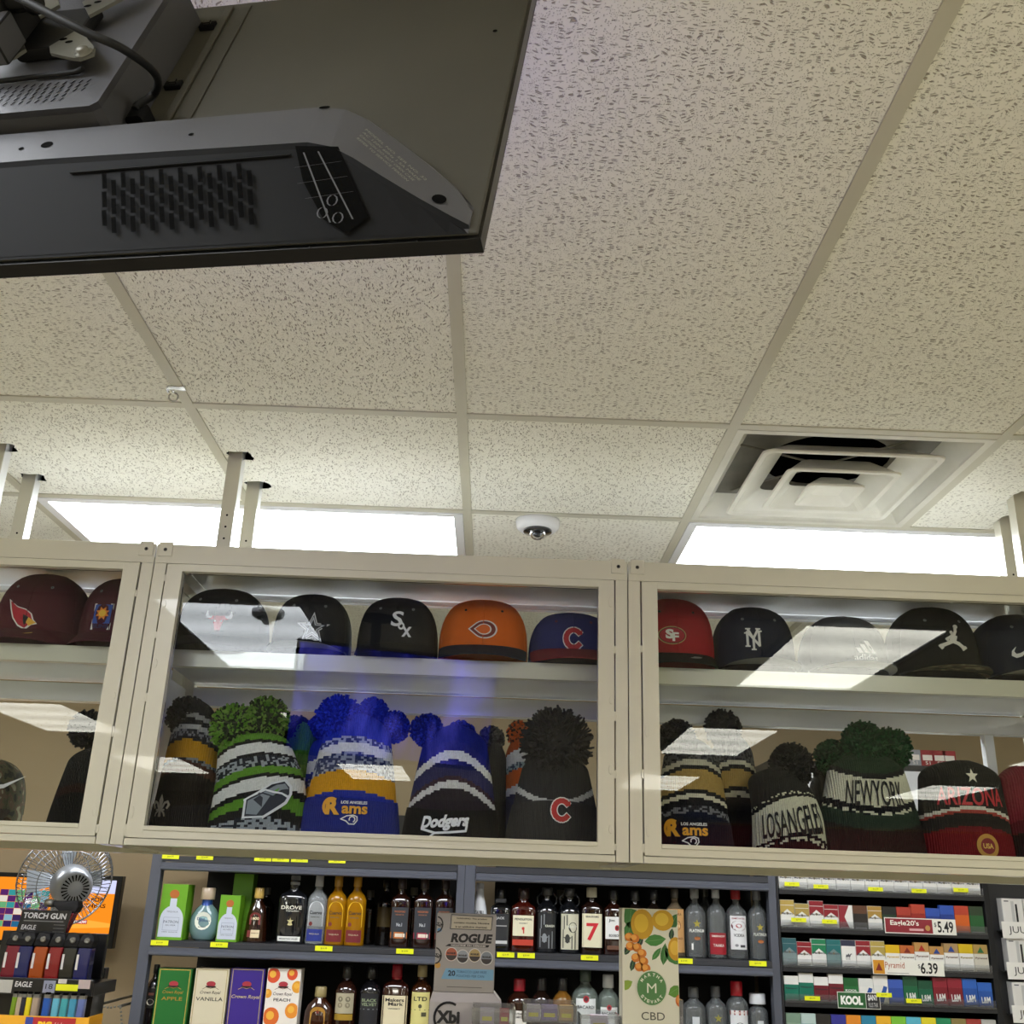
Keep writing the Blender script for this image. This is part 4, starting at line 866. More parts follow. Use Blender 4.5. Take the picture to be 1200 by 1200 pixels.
def cuervo(px, label, gl, lab, low, cp): bottle(px, 1026, .078, label, gl, (cp, .17, 1.1), [(.08, .62, .86, None, ('arch', 0, .67, 1.86, .36, lab), ('Cuervo', 0, .70, .72, .05, '#1a1a1a'), ('ESPECIAL', 0, .58, .5, .018, '#555544'), ('o', -.5, .40, .45, .06, '#7a2a26'), ('|', 0, .10, 1.9, .17, low), ('TEQUILA', 0, .13, .6, .022, '#c9bfa0'))], 'std', depth=.062, px_y=1080)
cuervo(369, 'silver bottle with a white arched label and a blue lower band', glassm('#b9bfc4', .4), '#eceef0', '#26348a', '#b9bbc0')
cuervo(392, 'amber bottle with a yellow arched label, next to the silver one', glassm('#c58a12', .6, (.8, .5, .1)), '#eec31f', '#7a2228', '#b98a2c')
cuervo(415, 'amber bottle with a yellow arched label, second one to the right of the silver one', glassm('#c58a12', .6, (.8, .5, .1)), '#eec31f', '#7a2228', '#b98a2c')
bottle(449, 1031, .075, 'dark bottle in shadow with a dull gold label, beside the yellow labelled pair', dglass('#15100c'), ('#1b1b1b', .1, 1.1), [(.28, .58, .8, '#4a3c1c')], 'std', y=SY+.2)
def wood(px, label, low): bottle(px, 1030, .076, label, dglass('#24100a'), ('#3a2c28', .15, 1.25), [(.13, .58, .84, '#33363d', ('WOODFORD', 0, .86, .66, .028, '#b5683c'), ('RESERVE', 0, .76, .5, .018, '#a06a48'), ('No.1', 0, .44, .34, .05, '#c9cdd2'), ('|', 0, .10, 2., .09, low), ('|', .15, .10, 1.2, .05, '#e6d9c8'))], 'sq', depth=.055, rect=True, px_y=1080)
wood(468, 'dark bottle with a slate label over an orange strip', '#c06a1e')
wood(495, 'dark bottle with a slate label over a crimson strip', '#9c2440')
wood(520, 'dark bottle with a slate label against the middle upright', '#7a3324')
# right bay, upper shelf
bottle(561, 1035, .072, 'white opaque bottle narrowing to its top, beside the middle upright', mat('white bottle', '#e3e6ea', .25, coat=.5), ('#d9dce0', .08, 1.05), [(.30, .62, .7, None, ('CALIBU', 0, .8, .8, .06, '#20242c'), ('o', -.2, .1, .9, .14, '#a8442c'), ('RUM', .1, .4, .4, .03, '#444444'))], 'cone', px_y=1080)
bottle(586, 1042, .080, 'black bottle with a grey label partly behind the printed counter display', dglass('#101010'), ('#141414', .17, 1.2), [(.08, .60, .8, '#2c2d30', ('JACK', 0, .85, .5, .05, '#c9c9c9'), ('|', 0, .62, 1.6, .02, '#9a9a9a'), ('|', 0, .12, 1.8, .05, '#c9c9c9')), (.78, .84, .5, '#2c2c2c')], 'sq', rect=True, depth=.07)
bottle(613, 1041, .096, 'dark red bottle with a cream label and an orange red strip', dglass('#3c0f08'), ('#2a1412', .17, 1.25), [(.11, .56, .88, None, ('|', 0, .66, 1.9, .32, '#e6dfc2'), ('PENDLETON', 0, .88, .78, .035, '#3c3a34'), ('o', 0, .56, .26, .05, '#c2332a'), ('|', .05, .5, .12, .1, '#c2332a'), ('WHISKY', 0, .74, .4, .02, '#5c5a50'), ('|', 0, .08, 1.9, .09, '#c2402c'))], 'sq', rect=True, depth=.065)
def handles(t, r, d, H):
    b = MB()
    for s in (-1, 1): b.tube([(s*r*.34, 0, H*.93), (s*r*.55, 0, H*.90), (s*r*.86, 0, H*.84), (s*r*.84, 0, H*.76), (s*r*.60, 0, H*.71)], .0032, glassm('#3c3f42', .5), 8)
    b.obj('handle', t)
OCT = lambda ln, bg: [(.06, .60, .86, bg, ('o', .3, .62, .9, .16, '#151515'), ('KRAKEN', .3, .64, .48, .035, '#dcdcd0'), ('o', -.25, .30, .5, .14, ln), ('|', -.6, .75, .1, .2, ln), ('|', -.3, .82, .1, .16, ln), ('|', -.7, .30, .1, .28, ln), ('|', .2, .2, .1, .2, ln), ('|', .55, .25, .1, .26, ln), ('*', -.25, .30, .9, .2, ln))]
bottle(641, 1040, .088, 'black bottle with two small ring handles and a dark tentacled label', dglass('#101114'), ('#2c2d2f', .1, 1.3), OCT('#8b8f94', '#1d1f23'), 'std', extra=handles)
bottle(668, 1041, .088, 'black bottle with two small ring handles and a cream tentacled label', dglass('#101114'), ('#2c2d2f', .1, 1.3), OCT('#3a3a36', '#cfcbb4'), 'std', extra=handles)
bottle(694, 1040, .084, 'dark bottle with a large red numeral 7 on a cream label', dglass('#1e0f0a'), ('#cfc8b0', .15, 1.35), [(.10, .60, .92, '#e6dfc0', ('7', .03, .46, .62, .26, '#c8202c'), ('SEAGRAMS', 0, .91, .66, .028, '#55504a'))], 'sq', rect=True, depth=.06)
bottle(720, 1043, .080, 'dark brown bottle with a white label and round red seal beside the tall floral display', dglass('#260e08'), ('#1c1c1c', .16, 1.3), [(.24, .58, .86, '#e8e8e6', ('Jim', -.3, .82, .34, .05, '#1a1a1a'), ('o', .3, .50, .5, .09, '#b8242c'), ('o', .3, .50, .3, .055, '#5a1014'), ('BOURBON', 0, .16, .6, .04, '#333333')), (.08, .14, .7, '#6b4a3a')], 'sq', rect=True, depth=.06)
bottle(746, 1044, .076, 'dark bottle whose capped neck rises behind the left of the floral display', dglass('#17100c'), ('#2b2b2d', .16, 1.2), [(.2, .55, .8, '#2c2c2c')], 'std')
bottle(768, 1043, .076, 'dark bottle whose capped neck rises behind the right of the floral display', dglass('#17100c'), ('#25262a', .16, 1.2), [(.2, .55, .8, '#5c5a50')], 'std')
bottle(793, 1042, .076, 'bottle with a tan paper label and a brown round badge right of the floral display', glassm('#8a7a62', .5), ('#55504a', .12, 1.1), [(.07, .70, .92, '#c99a62', ('o', 0, .62, 1., .15, '#7a4420'), ('Titos', 0, .62, .4, .05, '#e6cfa0'), ('HANDMADE', 0, .32, .7, .03, '#6b4a2a'), ('VODKA', 0, .88, .6, .035, '#6b4a2a'))], 'std')
CL = glassm('#c9ced0', .16, (.90, .93, .94))
bottle(817, 1042, .082, 'clear bottle with a gold crest and white lettering', CL, ('#9a9c9e', .12, 1.1), [(.10, .60, .84, None, ('*', 0, .78, .9, .12, '#a89a3c'), ('PLATINUM', 0, .58, .86, .045, '#e8e8e0'), ('o', 0, .36, .7, .05, '#a8622c'), ('|', -.55, .12, .2, .09, '#e8e8e4'))], 'std')
bottle(842, 1041, .076, 'clear bottle with a solid red lower label', CL, ('#c9cbcd', .14, 1.1), [(.06, .36, .94, '#9c1c2a', ('SMIRNOFF', 0, .85, .76, .03, '#e8dcd4'), ('TAAKA', 0, .42, .6, .04, '#e8dcd4'))], 'std')
bottle(866, 1043, .084, 'clear bottle with a red cap and a white label with a dark red oval', CL, ('#a81f28', .13, 1.2), [(.14, .62, .80, '#e4e4e6', ('o', 0, .70, 1.8, .15, '#5c1a22'), ('KAMCHATKA', 0, .92, .76, .025, '#8c2430'), ('o', 0, .70, .7, .06, '#a8323c'), ('VODKA', 0, .42, .6, .045, '#26262a'), ('|', .4, .1, .6, .035, '#44444a'), ('o', -.3, .12, .4, .04, '#8a8a90'))], 'std')
bottle(891, 1044, .078, 'clear bottle with a gold crest beside the right upright', CL, ('#8f9193', .12, 1.1), [(.10, .58, .82, None, ('*', 0, .76, .9, .12, '#a89a3c'), ('PLATINUM', 0, .55, .8, .045, '#d8d8cc'), ('o', 0, .34, .7, .05, '#a8622c'))], 'std')
for k, (px, ds) in enumerate(((306, 'between the flared brown bottle and the black squared one'), (430, 'behind the amber pair'), (482, 'behind the slate labelled ones'), (657, 'behind the ring handled pair'), (829, 'behind the clear ones'))):
    bottle(px, 1040+(k % 2)*3, .074, 'shadowed bottle in the second row '+ds, dglass('#1a120c') if k < 4 else CL, ('#6b6658', .12, 1.1), [], 'std', y=SY+.26)
# lower shelves
B2, LH = BASE2, .27
def art_lines(col, items, fr=None):
    def f(b, F, w, H):
        if fr: b.stroke([(-w*.45, .004), (w*.45, .004), (w*.45, H-.004), (-w*.45, H-.004)], .0028, card(fr), F, .0006, closed=True)
        b.poly(arc(0, H*.825, w*.14, H*.032, 0, 360, 12), ink('#a8323c'), F, .001); b.poly([(-w*.16, H*.803), (w*.16, H*.803), (w*.13, H*.785), (-w*.13, H*.785)], ink('#2c1a1a'), F, .0012)
        b.stroke([(-w*.24, H*.765), (-w*.12, H*.79), (0, H*.775), (w*.12, H*.79), (w*.24, H*.765)], .0015, ink(col), F, .0012)
        for s, v, sw, sh_, cc in items: b.text(s, 0, H*v, w*sw, H*sh_, ink(cc), F, .001, bold=.01, shear=.3 if s.startswith('Crown') else 0)
    return f
def peach(b, F, w, H):
    for cx, cy, r_, c in ((-.32, .92, .20, '#d9502a'), (.24, .94, .16, '#d9502a'), (.42, .80, .16, '#e8a02a'), (-.44, .72, .12, '#e0982a'), (.32, .54, .2, '#e8902a'), (-.28, .47, .24, '#dd6a26')):
        b.poly([(max(-w*.49, min(w*.49, x)), min(H-.001, y)) for x, y in arc(cx*w, cy*H, r_*w, r_*w*1.05, 0, 360, 18)], ink(c), F, .0005); b.poly([(max(-w*.49, min(w*.49, x)), min(H-.001, y)) for x, y in arc(cx*w-.003, cy*H+.004, r_*w*.5, r_*w*.5, 0, 360, 12)], ink('#f0b440'), F, .0008)
    art_lines('#8a3a2a', [('Crown Royal', .715, .56, .045, '#5c4a48'), ('PEACH', .655, .50, .035, '#2c2a2a')])(b, F, w, H)
def bx(px, label, col, art, w=.126): carton(px, 1135, w, .075, label, col, art, z=B2, px_y=1165)
bx(202, 'dark green gift box with a crown emblem on the lower shelf', '#1f6a2a', art_lines('#b98a3c', [('Crown Royal', .725, .6, .045, '#a8862c'), ('APPLE', .655, .62, .04, '#a8862c')], '#c9a84c'))
bx(246, 'cream gift box lettered VANILLA', '#d6ccb0', art_lines('#5c3a2a', [('Crown Royal', .725, .6, .045, '#3c2c26'), ('VANILLA', .655, .80, .042, '#2c2a2a')], '#b39f6c'))
bx(288, 'purple gift box with a crown emblem', '#3a2384', art_lines('#c9a84c', [('Crown Royal', .68, .84, .05, '#c9b58c')], '#b9a468'))
bx(331, 'white gift box printed with peaches', '#eee6dc', peach)
def low(px, pt, w, label, gl, cp, labs, prof='std', **k): bottle(px, pt, w, label, gl, cp, labs, prof, z=B2, px_y=1165, **k)
low(177, 1130, .056, 'narrow dark bottle with a pale round badge at the far left of the lower shelf', dglass('#141010'), ('#1b1b1b', .1, 1.1), [(.3, .62, .8, '#1d1a18', ('o', 0, .3, 1.2, .10, '#d9cfc0'), ('|', 0, .7, .9, .04, '#7a4a3a'))])
low(374, 1156, .112, 'squat brown faceted bottle with a gold cap and crown label', dglass('#3a1c0e'), ('#9a8a5c', .17, 1.3), [(.1, .55, .55, None, ('arch', 0, .6, 1.9, .4, '#b98a3c'), ('*', 0, .8, .6, .1, '#7a2a26'))], 'wide', depth=.08)
low(404, 1132, .084, 'brown bottle with a pictorial label of two figures', dglass('#2c1610'), ('#1e1e20', .14, 1.2), [(.30, .60, .9, '#b3aa90', ('o', -.4, .7, .5, .08, '#77705c'), ('o', .35, .7, .5, .08, '#77705c'), ('o', -.4, .4, .5, .08, '#8a8068'), ('o', .35, .4, .5, .08, '#8a8068')), (.2, .29, .9, '#a8862c')])
low(433, 1132, .086, 'black bottle with two lines of pale green capital letters', dglass('#141316'), ('#19191b', .15, 1.25), [(.1, .60, .86, '#26262b', ('BLACK', 0, .80, .78, .045, '#9aa884'), ('VELVET', 0, .68, .82, .045, '#9aa884'), ('|', 0, .54, 1.9, .01, '#8d9094'))])
def drip(t, r, d, H): MB().lathe([(r*.55, H*.70), (r*.50, H*.74), (r*.40, H*.80), (r*.38, H*.95), (r*.40, H*1.0), (.001, H*1.004)], mat('red wax', '#a8182c', .25, coat=.6), 20).obj('wax_seal', t)
low(463, 1130, .100, 'bottle dipped in red wax with a large cream label', dglass('#2e120c'), ('#a8182c', .15, 1.1), [(.12, .56, .95, '#dfd3b0', ('Makers', 0, .86, .74, .05, '#26201c'), ('Mark', .1, .73, .6, .05, '#26201c'), ('WHISKY', 0, .58, .5, .02, '#55504a'))], 'sq', rect=True, depth=.075, extra=drip)
low(493, 1131, .082, 'amber bottle with a pale yellow label in large black capitals', dglass('#3a1e0e'), ('#b9a878', .13, 1.2), [(.1, .62, .94, '#d9cf86', ('LTD', 0, .82, .66, .06, '#26241c'), ('o', 0, .62, .35, .06, '#4c4a34'), ('|', 0, .52, 2, .008, '#4c4a34'), ('|', .4, .4, .5, .06, '#4c4a34'))])
low(609, 1147, .090, 'short bottle with a red cap and white label on the lower shelf', dglass('#2c120a'), ('#a81f30', .17, 1.35), [(.1, .48, .9, '#e2ded6', ('SOUTHERN', 0, .86, .7, .035, '#26262a'), ('COMFORT', 0, .72, .6, .035, '#26262a'))])
low(635, 1146, .078, 'short dark bottle with a black cap and white label', dglass('#1e120c'), ('#26262a', .17, 1.3), [(.1, .50, .9, '#e2e2e2', ('o', 0, .85, .4, .04, '#333333'))])
low(660, 1146, .076, 'short amber bottle with a black cap', glassm('#9a6a2a', .6), ('#26262a', .17, 1.3), [(.1, .50, .9, '#3a2c1c', ('|', 0, .8, 1.2, .02, '#b9985c'))])
low(687, 1136, .100, 'large clear bottle with a white label and red bat seal', glassm('#aebdb4', .3, (.85, .92, .88)), ('#4c5a50', .13, 1.2), [(.18, .60, .82, '#e4e8e8', ('o', 0, .98, .55, .10, '#b8303c'), ('o', 0, .98, .36, .06, '#5a2a30'), ('BACARDI', 0, .72, .80, .045, '#26282c'), ('|', 0, .10, 1.4, .035, '#26282c'))], 'std')
low(714, 1142, .082, 'smaller clear bottle with a white cap and red bat seal, beside the floral display', glassm('#aebdb4', .3, (.85, .92, .88)), ('#dfe3e6', .17, 1.4), [(.18, .52, .86, '#e4e8e8', ('o', 0, .98, .5, .09, '#b8303c'), ('o', 0, .98, .3, .05, '#5a2a30'), ('BACARDI', 0, .74, .80, .04, '#26282c'), ('|', 0, .18, 1.4, .03, '#26282c'))])
low(815, 1157, .090, 'short clear bottle with a dark cap right of the floral display', CL, ('#55585c', .14, 1.2), [(.2, .5, .3, '#c9ccd0')])
low(841, 1156, .082, 'short clear bottle with a gold crest label', CL, ('#55585c', .14, 1.2), [(.15, .55, .85, None, ('*', 0, .8, .9, .12, '#8f8a3c'), ('PLATINUM', 0, .5, .8, .045, '#b9b97c'))])
low(866, 1150, .084, 'clear bottle with a bright red cap and a red and white label', CL, ('#c01f30', .20, 1.45), [(.1, .56, .88, '#dfe0e2', ('|', 0, .92, 2., .07, '#8c2c2c'), ('SMIRNOFF', 0, .92, .8, .035, '#e8dcd4'), ('o', 0, .5, .8, .09, '#26262a'))])
low(890, 1164, .076, 'wide clear bottle with a white cap beside the right upright', CL, ('#d9dbe0', .16, 2.2), [(.1, .5, .3, '#c9ccd0')])

# ---------------------------------------------------------------- yellow price tags on the shelf edges
def price_tag(px, py, label, Y=SY-.011, w=.066, h=.018, z=None):
    x = X(px, py, Y); z = Z(px, py, Y) if z is None else z
    t = MB(Matrix.Translation((0, 0, 0))); t.box(-w/2, w/2, -.0008, 0, -h/2, h/2, mat('yellow tag', '#e6ea18', .5)); F = front(-.0008)
    t.text(random.choice(('$14.99', '$19.99', '$24.99', '$29.99', '$34.99')), 0, 0, w*.36, h*.4, ink('#6b6a20'), F, .0003)
    o = t.obj('price_tag'); o.location = (x, Y, z); tag(o, label, 'price tag', 'yellow price tags')
ZT3, ZT1 = BASE3-.0095, BASE1-.0095
for px, d in ((200, 'at the left end of the top liquor shelf'), (240, 'above the round blue bottle'), (308, 'above the flared brown bottle, leftmost of three in a row'), (329, 'between two touching tags on the top liquor shelf'), (351, 'above the black squared bottle, rightmost of three in a row'), (395, 'above the yellow labelled bottles')):
    price_tag(px, 1003.8+(px-200)*.026, 'yellow price tag '+d, Y=SY-.012, h=.017)
for px, d in ((187, 'under the tallest green gift box'), (257, 'under the smaller green gift box'), (380, 'under the silver and amber bottles'), (475, 'under the slate label with the orange strip'), (593, 'beside the printed counter display'), (617, 'under the dark red bottle with the cream label'), (691, 'under the bottle with the red numeral'), (801, 'under the tan labelled bottle'), (887, 'at the right end under the clear bottles')):
    price_tag(px, 1105, 'yellow price tag '+d, Y=SY-.012, z=ZT1)
# ================================================================ the cigarette rack
RX0, RX1 = 1.120, 1.955
M_rack = mat('charcoal rack steel', '#2a2a2d', .45, metal=.2)
rk = thing('cigarette_rack', 'charcoal tiered cigarette rack with packs and price signs', 'rack', ((RX0+RX1)/2, SY, 0))
U = wmb(rk); U.box(RX0, RX0+.008, SY-.004, SY+.36, 0, CZ+.58, M_rack).box(RX1-.022, RX1, SY-.004, SY+.36, 0, CZ+.58, M_bk).obj('side_panel', rk, bevel=.001)
wmb(rk).box(RX0+.009, RX1-.023, SY+.33, SY+.35, 0, CZ+.578, M_bk).obj('back_panel', rk)
TIER = [CZ+v for v in (.232, .086, -.052, -.190, -.312, -.452)]
for z in TIER:
    S = wmb(rk); S.box(RX0+.009, RX1-.023, SY+.004, SY+.32, z-.008, z, M_rack).box(RX0+.009, RX1-.023, SY-.006, SY+.003, z-.019, z+.002, M_rack); S.obj('shelf', rk)
    L_ = wmb(rk); L_.box(RX0+.012, RX1-.026, SY-.0095, SY-.0070, z-.004, z+.026, clear('lip plastic', (.93, .94, .95), 1.45, .02, .06, (.7, .7, .72))); L_.obj('clear_lip', rk)
hd = wmb(rk); hd.box(RX0+.009, RX1-.023, SY-.002, SY+.32, CZ+.555, CZ+.578, M_rack).box(RX0+.009, RX1-.023, SY-.002, SY+.01, CZ+.40, CZ+.554, mat('white header', '#c9c9cd', .4)); hd.obj('header', rk)
PK = [0]
def pack(tier, i, style, c1, c2, label, tall=False, word=None, wc='#333333', z=None, y=SY+.005, x=None):
    h = .098 if tall else .086; w, d = .0545, .022; x = x if x is not None else RX0+.012+.0568*(i+.5); z = TIER[tier]+.0003 if z is None else z
    t = MB(); A, B_ = card(c1), card(c2)
    t.box(-w/2, w/2, 0, d, 0, h*.66, A).box(-w/2, w/2, 0, d, h*.661, h, B_ if style not in ('chev', 'side', 'plain', 'camel') else A)
    F = front(0)
    if style == 'chev': t.poly([(-w*.5, h*.99), (w*.5, h*.99), (w*.5, h*.44), (0, h*.66), (-w*.5, h*.44)], B_, F, .0003); t.stroke([(-w*.5, h*.8), (w*.5, h*.8)], .0016, A, F, .0006); t.poly(arc(0, h*.5, w*.09, w*.09, 0, 360, 10), ink('#9a8a5c'), F, .0005)
    elif style == 'side': t.poly([(-w*.5, 0), (-w*.5, h*.99), (w*.25, h*.99), (-w*.1, h*.5), (w*.25, 0)], B_, F, .0003)
    elif style == 'tri': t.poly([(-w*.24, h*.70), (w*.24, h*.70), (0, h*.92)], ink(wc), F, .0006)
    elif style == 'diag': t.poly([(-w*.3, 0), (w*.1, 0), (w*.45, h*.60), (w*.2, h*.64)], ink(wc), F, .0003)
    elif style == 'camel':
        t.rect(-w*.5, w*.5, h*.78, h*.995, B_, F, .0003); g = ink(wc); t.poly([(-w*.22, h*.38), (-w*.18, h*.48), (-w*.08, h*.46), (-w*.02, h*.52), (w*.06, h*.46), (w*.12, h*.50), (w*.20, h*.52), (w*.24, h*.49), (w*.16, h*.47), (w*.08, h*.38), (-w*.04, h*.40), (-w*.14, h*.38)], g, F, .0005)
        for q in (-.18, -.06, .05): t.rect(w*q-.001, w*q+.001, h*.28, h*.40, g, F, .0006)
    if word:
        tw = {'L&M': .8}.get(word, .82); lm = word == 'L&M'
        t.text(word, 0, h*(.30 if lm else .5), w*(.62 if lm else tw), h*(.26 if lm else .085), ink(wc if style not in ('tri', 'diag') else '#6b4a3a'), F, .0008, bold=.03, rot=.05 if lm else 0)
    t.rect(-w*.4, w*.4, .003, .006, ink('#77777c'), F, .0004)
    o = t.obj('cigarette_pack'); o.location = (x, y, z); tag(o, label, 'cigarette pack', 'cigarette packs on the rack')
ORD = ('first', 'second', 'third', 'fourth', 'fifth', 'sixth', 'seventh', 'eighth', 'ninth', 'tenth', 'eleventh', 'twelfth', 'thirteenth', 'fourteenth', 'fifteenth')
WH = '#e3e1dc'
ROWS = {
 1: [('chev', WH, '#cfcfd2', 0, 'white cigarette pack')]*14,
 2: [('chev', WH, '#b59a4c', 1, 'gold and white cigarette pack'), ('chev', WH, '#a8904c', 0, 'short gold and white cigarette pack'), ('chev', WH, '#8c1c26', 1, 'red and white cigarette pack'), ('chev', WH, '#8c1c26', 0, 'short red and white cigarette pack'), ('side', WH, '#8c2430', 0, 'pack with a sideways red point'), ('plain2', '#26201c', '#5c3a26', 0, 'black and copper pack'), ('chev', WH, '#a8843c', 0, 'gold and white pack'), ('plain2', '#1f3a26', '#1a1c1a', 0, 'black and green pack'), ('plain2', '#8c2418', '#a8382a', 0, 'red pack behind the sign'), ('plain2', '#982a20', '#b0402c', 1, 'tall red pack behind the sign'), ('plain2', '#1f3c8c', '#2c50a8', 0, 'blue pack behind the sign'), ('plain2', '#1f3c8c', '#2c50a8', 1, 'tall blue pack'), ('plain2', '#d0601e', '#b8402a', 1, 'orange pack'), ('plain2', '#1f5a2c', '#2a3c26', 1, 'dark green pack')],
 3: [('chev', '#7c8c8c', '#2a5a60', 1, 'grey and teal pack'), ('chev', WH, '#8c1c26', 0, 'short red and white pack'), ('chev', WH, '#1c7a50', 1, 'green and white pack'), ('chev', '#6c8484', '#1f6a6a', 1, 'teal pack'), ('camel', WH, '#2a2c44', 1, 'white pack with a green camel shape'), ('chev', WH, '#8c1c26', 1, 'tall red and white pack'), ('chev', WH, '#b09a4c', 1, 'gold and white pack'), ('plain2', WH, '#d8b010', 0, 'white pack with a yellow top', '#c8a010'), ('tri', WH, '#b8602a', 0, 'white pack with a rust top', '#7a2418'), ('tri', WH, '#b88a4c', 1, 'tall white pack with a red triangle', '#a82a18'), ('tri', WH, '#b88a4c', 0, 'white pack with a blue triangle', '#24408c'), ('tri', WH, '#a88a5c', 1, 'tall white pack with a blue triangle', '#24408c'), ('plain2', WH, '#d0b010', 1, 'tall white pack with a yellow top', '#8c7a10'), ('tri', '#cfcabc', '#a88a4c', 1, 'white pack with a green triangle', '#2a6a3a')],
 4: [('plain2', '#12705a', WH, 0, 'green pack with a white top', '#26262a', 'Newport'), ('plain2', '#12705a', WH, 1, 'tall green pack with a white top', '#26262a', 'Newport'), ('plain2', '#6c1622', WH, 0, 'maroon pack with a white top', '#26262a', 'Newport'), ('plain2', '#6c1622', WH, 1, 'tall maroon pack with a white top', '#26262a', 'Newport'), ('plain2', '#1f6a34', '#1a5a2a', 0, 'green pack above the green sign', '#e6e6e2', 'KOOL'), ('diag', WH, '#dcdcd8', 0, 'short white pack with a blue slash', '#24509c'), ('diag', '#dcdcd8', WH, 1, 'tall white pack with a blue slash', '#24509c'), ('plain2', '#2c4a98', '#3c5ab0', 0, 'plain blue pack'), ('plain2', '#12603c', '#1a5034', 1, 'tall dark green pack', '#e6e6e2', 'L&M'), ('plain2', '#0f5a40', '#164c34', 0, 'short dark green pack', '#e6e6e2', 'L&M'), ('plain2', '#7a1424', '#8c2030', 1, 'maroon pack with large white letters', '#e6e6e2', 'L&M'), ('plain2', '#7a1424', '#8c2030', 1, 'second maroon pack with large white letters', '#e6e6e2', 'L&M'), ('plain2', '#1f50a0', '#2a60b8', 1, 'blue pack with large white letters', '#e6e6e2', 'L&M'), ('plain2', '#1f50a0', '#2a60b8', 0, 'short blue pack with large white letters', '#e6e6e2', 'L&M')],
 5: [(0, '#8aa08c', '#7a9480', 1, 'grey green pack'), (0, '#9ab4b0', '#b4c8c4', 1, 'pale teal pack'), (0, '#3a332a', '#2a2622', 1, 'black pack'), (0, '#2a2a78', '#34348c', 1, 'navy pack'), (0, '#d87a1c', '#e08a26', 1, 'orange pack'), (0, '#1c6a90', '#2a80a0', 1, 'blue green pack'), (0, '#d89a1c', '#e8b02a', 1, 'amber pack'), (0, '#6ab02a', '#7ac03a', 1, 'lime pack'), (0, '#3a9ab8', '#5ab4cc', 1, 'sky blue pack'), (0, '#cfc01c', '#e0d02a', 1, 'yellow pack'), (0, '#1a7a50', '#24885c', 1, 'green pack'), (0, '#6a5c34', '#8a7a48', 1, 'olive pack'), (0, '#8c2a2a', '#a03a34', 1, 'brick red pack'), (0, '#d0d0cc', '#b4b4b0', 1, 'light grey pack')]}
TN = {1: 'top tier', 2: '5.49 tier', 3: '6.39 tier', 4: 'green sign tier', 5: 'lowest tier'}
for tr, row in ROWS.items():
    for i, q in enumerate(row):
        st, a_, b_, tall, lab = q[:5]; wc = q[5] if len(q) > 5 else '#55555a'; word = q[6] if len(q) > 6 else ('Pyramid' if tr == 3 and i > 6 else ('Marlboro' if st == 'chev' else None))
        pack(tr, i, st, a_, b_, '%s, %s from the left on the %s' % (lab, ORD[i], TN[tr]), bool(tall), word, wc)
def sign(px0, px1, py0, py1, label, draw, Y=SY-.013, name='price_sign'):
    x0, x1 = X(px0, py0, Y), X(px1, py1, Y); pc = ((px0+px1)/2, (py0+py1)/2); c = at(*pc, Y); w, h = x1-x0, (py1-py0)/F_PX*Y*.95
    b = MB(); b.box(-w/2, w/2, 0, .0015, -h/2, h/2, card('#e8e6dc')); draw(b, front(0), w, h); o = b.obj(name); o.location = (c.x, Y, c.z); tag(o, label, 'sign'); return o
def s1(b, F, w, h):
    b.rect(-w*.49, w*.17, -h*.44, h*.44, card('#8a2430'), F); b.text('Eagle20\'s', -w*.22, h*.14, w*.40, h*.42, ink('#f0ece0'), F, .0012, bold=.02); b.rect(-w*.16, w*.04, -h*.30, -h*.16, ink('#d8a8a8'), F, .0012); b.poly(arc(w*.10, -h*.1, w*.035, h*.18, 0, 360, 12), ink('#b98a4c'), F, .0012)
    b.text('$', w*.21, h*.12, w*.03, h*.3, ink('#1a1a1a'), F, .0012); b.text('5.49', w*.35, 0, w*.22, h*.72, ink('#1a1a1a'), F, .0012, bold=.02)
sign(1036, 1121, 1077, 1094, 'maroon and white shelf price sign reading 5.49', s1)
def s2(b, F, w, h):
    b.rect(-w*.49, -w*.335, -h*.46, h*.44, card('#c98a1e'), F); b.poly([(-w*.46, -h*.25), (-w*.365, -h*.25), (-w*.41, h*.28)], ink('#7a2418'), F, .0012); b.text('Pyramid', -w*.19, h*.08, w*.27, h*.52, ink('#b05a34'), F, .0012); b.rect(-w*.3, 0, -h*.4, -h*.36, ink('#9a9a98'), F, .0012)
    b.text('$', w*.15, h*.1, w*.03, h*.3, ink('#1a1a1a'), F, .0012); b.text('6.39', w*.29, 0, w*.24, h*.74, ink('#1a1a1a'), F, .0012, bold=.02)
sign(1022, 1107, 1126, 1142, 'white shelf price sign reading 6.39 with a gold square', s2)
def s3(b, F, w, h):
    b.rect(-w*.49, w*.16, -h*.46, h*.46, card('#1f5a2a'), F); b.text('KOOL', -w*.17, 0, w*.52, h*.55, ink('#f0f0ea'), F, .0012, bold=.06); b.rect(w*.17, w*.49, -h*.46, h*.46, card('#1c1c1c'), F); b.text('$ANY', w*.33, h*.18, w*.24, h*.4, ink('#e6e6e6'), F, .0012, bold=.03); b.text('PLUS TAX', w*.33, -h*.24, w*.22, h*.26, ink('#c9c9c9'), F, .0012)
sign(981, 1032, 1164, 1181, 'green and black shelf sign with large white letters', s3)
for (px, py, d) in ((928, 1036, 'under the first white packs'), (962, 1039, 'under the third white pack'), (1026, 1042, 'left of centre on the top visible tier'), (1077, 1044, 'right of centre on the top visible tier'), (1126, 1043, 'at the right of the top visible tier'), (936, 1078, 'under the short gold pack'), (972, 1080, 'under the short red pack'), (952, 1170, 'under the short maroon pack'), (1036, 1166, 'beside the green sign'), (1071, 1173, 'under the dark green packs')):
    price_tag(px, py, 'small yellow price tag on the cigarette rack '+d, Y=SY-.0135, w=.058, h=.015)
